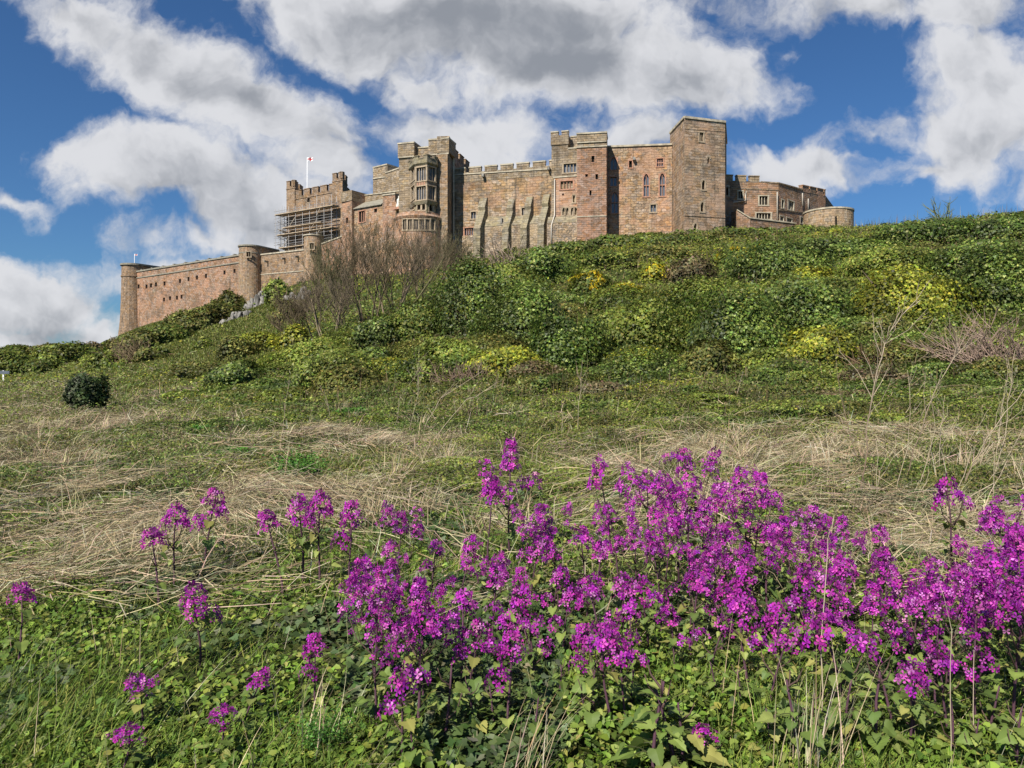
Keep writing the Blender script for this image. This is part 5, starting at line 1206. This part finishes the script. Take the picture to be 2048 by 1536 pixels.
# ------------------------------------------------------------------ rocks, signpost
def rocks():
    for i, (px, py, w, h, lb) in enumerate(((512, 615, 44, 44, 'pale columnar rocks right of the middle round tower'), (548, 590, 40, 26, 'small grey rocks under the plain curtain wall'), (592, 606, 40, 52, 'grey rock face at the foot of the small round turret'), (470, 640, 54, 34, 'weathered rocks at the foot of the middle round tower'), (224, 690, 26, 26, 'dark rock at the foot of the far left round tower'), (574, 622, 26, 28, 'pale rock patch left of the bare trees'))):
        rng = RS(100 + i); x, y, z = hit(px, py); s = y / F; H = h * s; Wd = w * s; H *= .75
        t = thing('rock_outcrop', lb, 'rock', (x, y, z)); vb = VB()
        for k2 in range(26):
            u = rng.uniform(-.5, .5); cx = x + u * Wd; cy = y + rng.uniform(-.3, 1.0) * 1.6; r = rng.uniform(.10, .2) * Wd; hh = H * rng.uniform(.35, 1.0) * (1 - abs(u) * .8); zz = float(height(cx, cy)) - .3
            ang = np.sort(rng.uniform(0, 6.28, 6)); ln = rng.normal(size=2) * .15 * hh
            rings = [np.stack([cx + ln[0] * f + r * q * np.cos(ang) * rng.uniform(.8, 1.15, 6), cy + ln[1] * f + r * q * np.sin(ang) * rng.uniform(.8, 1.15, 6), np.full(6, zz + hh * f) + rng.normal(size=6) * .05 * hh * (f > 0)], 1) for f, q in ((0, 1.2), (.55, 1.0), (.92, .8), (1.0, .4))]
            V = np.concatenate(rings); a = np.arange(6); b = (a + 1) % 6
            Fq = np.concatenate([np.stack([a + 6 * j, b + 6 * j, b + 6 * j + 6, a + 6 * j + 6], 1) for j in range(3)])
            vb.add(V, [Fq, np.array([np.arange(6) + 18])], (.3, .28, .26))
        vb.build('rock', M['rock'], t)
def signpost():
    x, y, z = hit(7, 768); s = y / F
    t = thing('signpost', 'white post carrying a dark board at the left edge', 'sign', (x, y, z))
    vb = VB(); tube(vb, [(x, y, z - .2), (x, y, z + 27 * s)], [.03 + .9 * s, .03 + .9 * s], 6, (.75, .75, .73)); vb.build('post', M['whitetint'], t)
    mb = MB(); mb.box((x - 30 * s, y), (x + 13 * s, y), z + 20 * s, z + 26 * s, -.1, -.05); mb.build('board', M['slate'], t)
M['slate'] = plain('dark_sign_board', (.10, .12, .15), .6, .3, .1, 2.0)

# ------------------------------------------------------------------ honesty plants (purple flowers)
PUR = [(.49, .036, .40), (.40, .030, .42), (.62, .10, .49), (.30, .014, .27), (.72, .26, .62)]  # the palest pinks put bright petal highlights into the colour
def flowers(vb, pos, nrm, size, rng):
    """four-petalled flowers"""
    n = len(pos); nrm = unit(nrm); r = unit(rng.normal(size=(n, 3))); a = unit(np.cross(nrm, r)); b = np.cross(nrm, a)
    s = size[:, None]; t = tints(rng, n, PUR, [4, 2.5, 2.2, 2, .7], .2)
    for k2 in range(4):
        th = k2 * math.pi / 2 + rng.normal(size=(n, 1)) * .12; d = np.cos(th) * a + np.sin(th) * b; e = np.cross(nrm, d)
        cup = rng.uniform(-.25, .35, (n, 1))
        V = np.stack([pos, pos + s * (.45 * d - .20 * e + .10 * nrm), pos + s * (.85 * d - .36 * e + (.12 + cup * .7) * nrm), pos + s * (1.08 * d + (.08 + cup) * nrm), pos + s * (.85 * d + .36 * e + (.12 + cup * .7) * nrm), pos + s * (.45 * d + .20 * e + .10 * nrm)], 1)
        bi = np.arange(n)[:, None] * 6
        T = np.repeat(t * (1 + .12 * rng.normal(size=(n, 1))), 6, 0).reshape(n, 6, 3); T[:, 0] *= .75; T[:, 3] *= 1.12
        vb.add(V.reshape(-1, 3), [bi + np.array([[0, 1, 2, 3]]), bi + np.array([[0, 3, 4, 5]])], np.clip(T.reshape(-1, 3), .004, 1))
def broad_leaf(vb, p, d, nrm, L, tint, rng):
    """heart-shaped, toothed, slightly folded leaf on a short stalk"""
    d = unit(d); e = unit(np.cross(nrm, d)); nn = np.cross(d, e)
    prof = [(-.10, .16), (-.13, .34), (.00, .47), (.07, .44), (.15, .48), (.22, .42), (.32, .44), (.38, .34), (.52, .33), (.58, .22), (.74, .20), (.80, .09), (1.0, 0)]
    fold, curl = rng.uniform(.12, .4), rng.uniform(.1, .5)
    P3 = lambda u, v: p + L * (u * d + v * e + (fold * abs(v) - curl * max(u, 0) ** 2 * .6 + .03 * math.sin(9 * u + 3 * v)) * nn)
    mid_ = [P3(u, 0) for u in (0.0, .15, .32, .52, .74, 1.0)]
    for sg in (1, -1):
        edge = [P3(u, sg * v) for u, v in prof]
        V = np.array(mid_[:5] + edge); o = 5
        tri = [(0, o + 0, o + 1), (0, o + 1, o + 2), (0, o + 2, o + 3), (0, o + 3, 1), (1, o + 3, o + 4), (1, o + 4, o + 5), (1, o + 5, 2), (2, o + 5, o + 6), (2, o + 6, o + 7), (2, o + 7, 3), (3, o + 7, o + 8), (3, o + 8, o + 9), (3, o + 9, 4), (4, o + 9, o + 10), (4, o + 10, o + 11), (4, o + 11, o + 12)]
        T = np.broadcast_to(np.array(tint), (len(V), 3)).copy(); T[:5] *= 1.15
        vb.add(V, [np.array(tri)], T)
LEAFC = [(.14, .20, .045), (.20, .26, .06), (.10, .155, .038), (.26, .30, .08)]
def honesty_proto(seed, H, heads, leafy_=24, side=5, fsize=.0158):
    """prototype plant meshes at the origin: (stem, foliage, [flower clusters])"""
    rng = RS(seed); st = VB(); fo = VB(); cl = []
    lean = rng.normal(size=2) * .06; d = np.array([lean[0], lean[1], 1.0]); main = [np.zeros(3)]
    for i in range(6): d = unit(d + rng.normal(size=3) * .05); main.append(main[-1] + d * H * .88 / 6)
    main = np.array(main); tube(st, main, np.linspace(.0075, .0035, 7), 6, (.10, .05, .07))
    tips = [(main[-1], unit(main[-1] - main[-2]), rng.uniform(.12, .19) * (H / .75), 1.15)]
    for i in range(side):
        f = rng.uniform(.34, .94); k2 = min(int(f * 6), 5); b = main[k2] + (main[k2 + 1] - main[k2]) * (f * 6 - k2)
        az = i * 2.4 + rng.uniform(-.4, .4); out = np.array([math.cos(az), math.sin(az), 0]); L = H * rng.uniform(.16, .34) * (1.25 - .5 * f)
        m_ = b + out * L * .5 + np.array([0, 0, L * .45]); e_ = b + out * L * .72 + np.array([0, 0, L * 1.05])
        tube(st, [b, m_, e_], [.004, .003, .0022], 5, (.11, .07, .06)); tips.append((e_, unit(e_ - m_), rng.uniform(.035, .11) * (H / .75), .75))
        broad_leaf(fo, b + out * .015, out * .7 + np.array([0, 0, .25]), np.array([0, 0, 1.0]) - out * .3, rng.uniform(.035, .065), np.array(LEAFC[rng.randint(4)]) * rng.uniform(.8, 1.2), rng)
    for (p, d, L, wgt) in tips[:heads]:
        vb = VB(); n = int(rng.uniform(36, 60) * wgt * L / .11); n = max(n, 6)
        s = rng.uniform(-.25, .92, n) ** 1.0; az = rng.uniform(0, 6.28, n)
        a = unit(np.cross(d, np.array([1.0, .2, 0]))); b = np.cross(d, a)
        rad = (.018 + .034 * (1 - np.clip(s, 0, 1)) ** .8) * (.85 + .3 * wgt) * rng.uniform(.75, 1.2, n)
        o = np.cos(az)[:, None] * a + np.sin(az)[:, None] * b
        pos = p + d * (s * L)[:, None] + o * rad[:, None]
        flowers(vb, pos, o + d * rng.uniform(-.1, .7, (n, 1)) + np.array([0, 0, .25]) + rng.normal(size=(n, 3)) * .25, fsize * rng.uniform(.75, 1.2, n), rng)
        nb = int(n * .55); az = rng.uniform(0, 6.28, nb); sb = rng.uniform(.55, 1.12, nb); ob = np.cos(az)[:, None] * a + np.sin(az)[:, None] * b   # dark buds and calyces
        pb = p + d * (sb * L)[:, None] + ob * (.016 * (1.2 - sb))[:, None]
        leaves(vb, pb, rng.normal(size=(nb, 3)), .011, tints(rng, nb, [(.10, .02, .09), (.16, .03, .13), (.07, .05, .04)]), rng, 'rhomb', .5)
        for i in range(0, n, 2): tube(vb, [p + d * max(s[i] - .12, 0) * L, pos[i] - o[i] * .004], [.0012, .001], 3, (.13, .05, .10))
        tube(vb, [p, p + d * L], [.002, .001], 4, (.12, .06, .07)); cl.append(vb.mesh('flower_cluster', M['petal']))
    for i in range(leafy_):
        f = rng.uniform(.05, .8); k2 = min(int(f * 6), 5); b = main[k2] + (main[k2 + 1] - main[k2]) * (f * 6 - k2)
        az = i * 2.4 + rng.uniform(-.5, .5); out = np.array([math.cos(az), math.sin(az), 0]); stl = rng.uniform(.02, .11) * (1.1 - .6 * f)
        q = b + out * stl + np.array([0, 0, rng.uniform(-.01, .04)]); tube(fo, [b, (b + q) / 2 + np.array([0, 0, .008]), q], [.0018, .0015, .0012], 4, (.09, .10, .04))
        L = rng.uniform(.026, .092) * (1.15 - .5 * f)
        broad_leaf(fo, q, out + np.array([0, 0, rng.uniform(-.75, .1)]), np.array([0, 0, 1.0]) - out * .2 + rng.normal(size=3) * .25, L, np.array((LEAFC + [(.30, .29, .08)])[min(int(rng.exponential(1.5)), 4)]) * rng.uniform(.7, 1.3), rng)
    return st.mesh('stem', M['bark']), fo.mesh('foliage', M['leaf']), cl
def honesty():
    rng = RS(77)
    protos = [(.75, honesty_proto(200 + i, .75, 7, 26, 6)) for i in range(7)]
    small = [(.45, honesty_proto(300 + i, .45, 3, 14, 3, .0178)) for i in range(4)]
    single = [(.45, honesty_proto(340 + i, .45, 1, 9, 1, .0185)) for i in range(2)]
    def place(px, py, Y, label, group=None, kindp=protos, wmul=1.0):
        x = (px - CX) / F * Y; zt = CZ + (HY - py) / F * Y; zg = float(height(x, Y)); h = max(zt - zg, .22)
        if h < .52 and kindp is protos: kindp = small
        H, (st, fo, cl) = kindp[rng.randint(len(kindp))]
        sc = h / (H * 1.02); sw = min(max(sc, .75), 1.25) * wmul
        t = thing('honesty_plant', label, 'flowering plant', (x, Y, zg - .01), group, rng.uniform(0, 6.28))
        for nm, me in [('stem', st), ('foliage', fo)] + [('flower_cluster', c) for c in cl]:
            o = link_mesh(nm, me, t, (0, 0, 0)); 
        t.scale = (sw, sw, sc)
        return t
    # lone plants, each told apart
    for px, py, Y, lb, kp in (
        (408, 978, 5.6, 'purple flower on a tall stem, left of centre, farthest back of the left group', small), (348, 1014, 5.2, 'purple flower just left of the tallest left stem', small), (316, 1062, 4.9, 'small purple head at the left end of the back left group', single),
        (606, 982, 5.4, 'purple flower with twin heads above the green fern clump, left one', small), (640, 988, 5.3, 'purple flower with full head beside its twin above the meadow', small), (700, 1006, 5.2, 'purple flower right of the twin heads, edge of the dead grass', small), (566, 1024, 5.1, 'small purple flower left of the twin heads', single),
        (400, 1158, 3.9, 'purple flower with rounded head alone in the left meadow', small), (34, 1176, 3.9, 'small purple flower at the left edge of the meadow', single), (632, 1272, 3.35, 'purple flower with drooping round head left of the dense mass', small),
        (284, 1342, 3.2, 'purple flower with upright narrow head in the lower left', small), (484, 1334, 3.2, 'purple flower with a flat rounded head, lower left of the mass', single), (440, 1402, 3.0, 'purple flower with several small heads below the flat rounded one', small), (240, 1464, 2.85, 'purple flower nearest the lower left corner', small), (1448, 1486, 2.8, 'small purple flower at the very bottom, below the dense mass', single),
        (1020, 893, 6.0, 'tall slender purple plant standing above the mass, left of centre gap', protos), (1222, 908, 5.9, 'tall purple plant rising alone left of the mass peak', small), (1905, 956, 5.2, 'tall purple plant rising alone at the far right', small), (976, 962, 5.6, 'small purple head beside the tall slender plant', single)):
        place(px, py, Y, lb, None, kp)
    for px, py, Y, lb in ((790, 1032, 4.7, 'purple plant at the upper left corner of the dense mass'), (836, 1222, 3.15, 'big purple plant in front at the left end of the mass'), (800, 1330, 2.9, 'low purple plant below the big one at the left end of the mass'), (1380, 912, 5.3, 'purple plant forming the left peak of the mass'), (1490, 942, 5.0, 'purple plant forming the right peak of the mass'), (760, 1112, 4.1, 'purple plant with sparse heads at the left edge of the mass'),
                          (2034, 1018, 4.5, 'purple plant cut by the right edge of the view'), (1620, 1022, 4.5, 'purple plant just right of the mass, behind the dry straw tuft'), (1900, 1290, 3.1, 'low purple plant at lower right over pale leaves'), (1820, 1300, 3.0, 'low purple plant left of the one over pale leaves'), (1225, 1250, 3.1, 'purple plant with a trailing head at the front of the mass')):
        place(px, py, Y, lb, None, protos)
    sil = [(735, 1130), (790, 1060), (860, 1078), (930, 1090), (985, 1075), (1050, 1012), (1110, 1045), (1170, 1040), (1230, 1020), (1290, 955), (1340, 945), (1380, 930), (1440, 985), (1490, 955), (1530, 985), (1560, 1060), (1600, 1050), (1650, 1040), (1700, 1040), (1760, 1065), (1830, 1115), (1880, 1110), (1940, 1060), (1985, 1020), (2060, 1030)]
    sx = np.array([a for a, b in sil]); sy = np.array([b for a, b in sil])
    low = lambda px: np.interp(px, [735, 850, 1000, 1400, 1560, 1800, 2060], [1150, 1180, 1265, 1270, 1225, 1180, 1120])
    G = 'honesty plants massed in the foreground'
    done = 0
    for row, (f, Y0) in enumerate(((0.0, 5.0), (.2, 4.6), (.42, 4.2), (.62, 3.85), (.82, 3.5), (1.0, 3.2))):
        px = 742 + rng.uniform(0, 30)
        while px < 2070:
            top = np.interp(px, sx, sy); py = top + (low(px) - top) * f + rng.uniform(-14, 22)
            dense = 1.0 if 970 < px < 1560 else (.5 if px < 970 else .85)
            lowp = max(0, (py - 1130) / 120)
            if rng.uniform() < dense * (1 - .25 * lowp):
                Y = Y0 + rng.uniform(-.15, .15) + (top < 1000) * .25 * (1 - f)
                lb = 'purple flowered plant in the dense central mass' if px < 1560 else 'purple flowered plant in the looser mass at right'
                place(px, py, Y, lb, 'honesty plants in the dense central mass' if px < 1560 else 'honesty plants in the looser right mass', protos); done += 1
            px += rng.uniform(60, 96) * (.9 if dense == 1 else 1.1)
    leafp = [(.34, honesty_proto(380 + i, .34, 0, 20, 2)) for i in range(5)]
    for i in range(27):
        px = 840 + i * 46 + rng.uniform(-22, 22); py = rng.uniform(1290, 1430)
        place(px, py, rng.uniform(2.75, 3.3), 'leafy green plant without flowers below the purple mass', 'leafy plants below the purple mass', leafp)
def stalk(px, py, tops, label, r, col, Y=None, name='dead_stalk', fork=3, lo=None):
    """dry plant skeleton: a main stem through the listed points, with forked side shoots"""
    r *= .72; rng = RS(int(px * 3 + py)); x, y, z = hit(px, py) if Y is None else ((px - CX) / F * Y, Y, None)
    if z is None: z = float(height(x, y))
    t = thing(name, label, 'dead plant', (x, y, z)); vb = VB()
    pts = [np.array([x, y, z - .05])]; yy_ = y
    for qx, qy in tops:
        yy_ += rng.normal() * .04 + .03; pts.append(np.array([(qx - CX) / F * yy_, yy_, CZ + (HY - qy) / F * yy_]))
    pts = np.array(pts); L = np.linalg.norm(np.diff(pts, axis=0), axis=1).sum()
    s = np.linspace(0, len(pts) - 1, 4 * (len(pts) - 1) + 1); P_ = np.stack([np.interp(s, np.arange(len(pts)), pts[:, k2]) for k2 in range(3)], 1); P_[1:-1] += rng.normal(size=(len(P_) - 2, 3)) * .008 * L
    c0 = np.array(col); cl = c0 if lo is None else np.array(lo)
    tint = np.repeat((cl + (c0 - cl) * np.clip(np.linspace(-.2, 1.6, len(P_)), 0, 1)[:, None]), 5, 0)
    tube(vb, P_, np.linspace(r, r * .35, len(P_)), 5, tint)
    for i in range(fork * 3):
        f = rng.uniform(.35, .98); k2 = min(int(f * (len(P_) - 1)), len(P_) - 2); b = P_[k2]; d = unit(P_[k2 + 1] - P_[k2])
        d2 = unit(d + np.array([rng.normal() * .75, rng.normal() * .4, .25])); Ls = L * rng.uniform(.10, .30) * (1.15 - .5 * f)
        m_ = b + d2 * Ls * .5 + rng.normal(size=3) * .04 * Ls; e_ = m_ + unit(d2 + np.array([0, 0, .3]) + rng.normal(size=3) * .2) * Ls * .5
        tube(vb, [b, m_, e_], [r * .45, r * .34, r * .2], 4, c0 * rng.uniform(.85, 1.1))
        for _ in range(2):
            e2 = e_ - (e_ - m_) * rng.uniform(0, .7); q = e2 + unit(d2 + rng.normal(size=3) * .6 + np.array([0, 0, .4])) * Ls * .3; tube(vb, [e2, q], [r * .25, r * .13], 3, c0)
    vb.build('stem', M['bark'], t); return t
def stalks():
    pale, brn = (.43, .35, .25), (.19, .135, .095)
    for a in ((1725, 1000, [(1735, 860), (1750, 740), (1790, 640), (1840, 600)], 'tallest forked dead stem, pale above and brown below, at right', .013, pale, None, 'dead_stalk', 6, brn),
              (1738, 1000, [(1700, 850), (1672, 720)], 'thin dead stem leaning left beside the tallest forked one', .007, brn), (1806, 965, [(1850, 830), (1900, 720), (1935, 690)], 'dead stem leaning right, behind the tallest forked one', .011, pale, None, 'dead_stalk', 4, brn),
              (1915, 985, [(1975, 880), (2050, 775)], 'thick dead stem slanting out at the right edge', .013, pale, None, 'dead_stalk', 4, brn), (1878, 945, [(1882, 850), (1890, 790)], 'upright thin dead stem left of the slanting thick one', .007, pale),
              (1790, 990, [(1820, 860), (1815, 740)], 'slender upright dead stem behind the leaning ones', .006, pale), (1985, 960, [(2010, 840), (2030, 700)], 'tall thin dead stem near the right edge', .008, pale), (1650, 985, [(1660, 900), (1668, 850)], 'short thin dead stem left of the tallest forked one', .005, pale),
              (830, 880, [(880, 800), (980, 730)], 'long pale dead stem leaning right at centre', .010, pale), (852, 895, [(930, 800), (1010, 765)], 'second pale dead stem leaning right at centre, lower', .009, pale), (815, 870, [(835, 790), (838, 700)], 'upright pale dead stem at centre', .008, pale, None, 'dead_stalk', 4), (790, 868, [(800, 800), (850, 720)], 'thin pale dead stem left of the upright central one', .007, pale),
              (1155, 870, [(1158, 800), (1165, 720)], 'upright forked pale stem right of centre', .008, pale, None, 'dead_stalk', 4), (1122, 890, [(1125, 830), (1123, 800)], 'short broken pale stem right of centre', .008, pale, None, 'dead_stalk', 1), (455, 920, [(462, 860), (470, 815)], 'dark thin branching dead stem in the left meadow', .008, (.13, .09, .075), None, 'dead_stalk', 6),
              (327, 905, [(326, 850)], 'short straight dead stem in the left meadow', .009, pale, None, 'dead_stalk', 0), (334, 980, [(330, 905)], 'broken brown stem below the short straight one at left', .011, (.36, .26, .16), None, 'dead_stalk', 0), (562, 980, [(580, 895)], 'stout brown broken stem beside the green fern clump', .013, (.38, .28, .17), None, 'dead_stalk', 0),
              (565, 868, [(572, 800), (580, 760)], 'thin pale dead stem behind the fern clump', .007, pale, None, 'dead_stalk', 4), (662, 850, [(655, 800), (640, 770)], 'bent pale dead stem at the foot of the slope', .008, pale, None, 'dead_stalk', 2), (10, 860, [(20, 835), (38, 810)], 'pale dead stem at the left edge of the straw', .009, pale, None, 'dead_stalk', 3),
              (1640, 1280, [(1650, 1100), (1668, 1030)], 'tall thin dry grass stem crossing the purple mass at right', .004, pale, 3.1, 'dead_stalk', 0), (1900, 1480, [(1905, 1260), (1880, 1170)], 'single thin straw at the lower right', .0032, pale, 2.9, 'dead_stalk', 0), (1950, 1440, [(1948, 1300)], 'straight thin straw at the right of the lower right straw', .0035, pale, 2.95, 'dead_stalk', 0)):
        stalk(*a)
    rg = RS(44)
    for i in range(16):
        px = rg.uniform(1640, 2060); py = rg.uniform(880, 1010); hh = rg.uniform(70, 210); stalk(px, py, [(px + rg.uniform(0, 50), py - hh * .6), (px + rg.uniform(-20, 110), py - hh)], 'thin pale dead stem in the straw at right', .006, pale, None, 'dead_stalk', rg.randint(0, 4))['group'] = 'thin dead stems in the straw at right'
    # tuft of dry grass at the bottom and lying stems
    rng = RS(9)
    for px, Y, lb, n, hh in ((1612, 2.75, 'thick tuft of dry straw at the bottom, right of centre', 42, .5), (1050, 2.75, 'thin tuft of dry straw at the bottom, below the mass', 26, .36), (620, 3.0, 'sparse tuft of brown straw at the bottom left', 22, .4)):
        x = (px - CX) / F * Y; z = float(height(x, Y)); t = thing('dry_grass_tuft', lb, 'grass tuft', (x, Y, z)); vb = VB()
        bp = np.stack([x + rng.normal(size=n) * .05, Y + rng.normal(size=n) * .05, np.full(n, z - .02)], 1)
        blades(vb, bp, rng.uniform(-.9, 1.6, n), rng.uniform(.4, 1.1, n) * hh * 1.15, rng.uniform(.003, .006, n), rng.uniform(.0, .5, n), rng.uniform(-.3, 1.0, n), tints(rng, n, STRAW), 4)
        vb.build('straws', M['straw'], t)
    for px, py, qx, qy, lb in ((1900, 1030, 2046, 955, 'thick pale straw lying at the right edge, upper'), (1830, 1085, 2040, 1005, 'long pale straw lying behind the right flowers'), (1560, 1010, 1760, 940, 'pale straw lying right of the mass peak'), (440, 1048, 470, 1044, 'short pale straw lying in the left meadow')):
        a = hit(px, py); b = hit(qx, qy); t = thing('fallen_straw', lb, 'straw', a); vb = VB()
        a = np.array(a) + [0, 0, .05]; b = np.array(b) + [0, 0, .10]; tube(vb, [a, (a * .7 + b * .3) + np.array([0, .02, .02]), (a * .35 + b * .65) + np.array([0, .03, .02]), b], [.008, .0075, .007, .005], 5, (.50, .41, .28)); vb.build('straw', M['bark'], t)
def weed_clumps():
    """bright feathery umbellifer clumps"""
    for px, py, w, h, lb in ((605, 962, 120, 52, 'bright green feathery clump in the dead grass, left of centre'), (470, 925, 70, 26, 'small bright green clump left of the feathery one'), (1850, 1262, 90, 60, 'bright green feathery clump under the flowers at lower right'), (640, 1500, 120, 70, 'bright green feathery clump at the bottom left of centre'), (400, 868, 40, 14, 'tiny green clump in the straw at left'), (700, 838, 70, 20, 'small green clump at the foot of the slope')):
        rng = RS(int(px)); x, y, z = hit(px, py); s = y / F; t = thing('leafy_weed', lb, 'weed', (x, y, z)); vb = VB(); n = 52; h *= 1.35
        for i in range(n):
            az = rng.uniform(0, 6.28); L = h * s * rng.uniform(.7, 1.25); d = unit(np.array([math.cos(az) * w / h * .45, math.sin(az) * .5, 1.0]) * rng.uniform(.6, 1.1, 3)); b = np.array([x + rng.normal() * w * s * .13, y + rng.normal() * w * s * .1, z])
            k2 = 26; f = rng.uniform(.3, 1.05, k2); pos = b + d * (f * L)[:, None] + np.array([0, 0, -.25]) * (f ** 2 * L)[:, None] + rng.normal(size=(k2, 3)) * .10 * L
            leaves(vb, pos, rng.normal(size=(k2, 3)) * .6 + np.array([0, -.2, 1.0]), max(.012, .0045 * y) * rng.uniform(.6, 1.3, k2), tints(rng, k2, [(.085, .20, .03), (.12, .27, .04), (.06, .15, .025)]), rng, 'rhomb', .5)
        vb.build('foliage', M['leaf'], t)
carpets(); shrubs(); scrub(); trees(); rocks(); signpost(); honesty(); stalks(); weed_clumps()
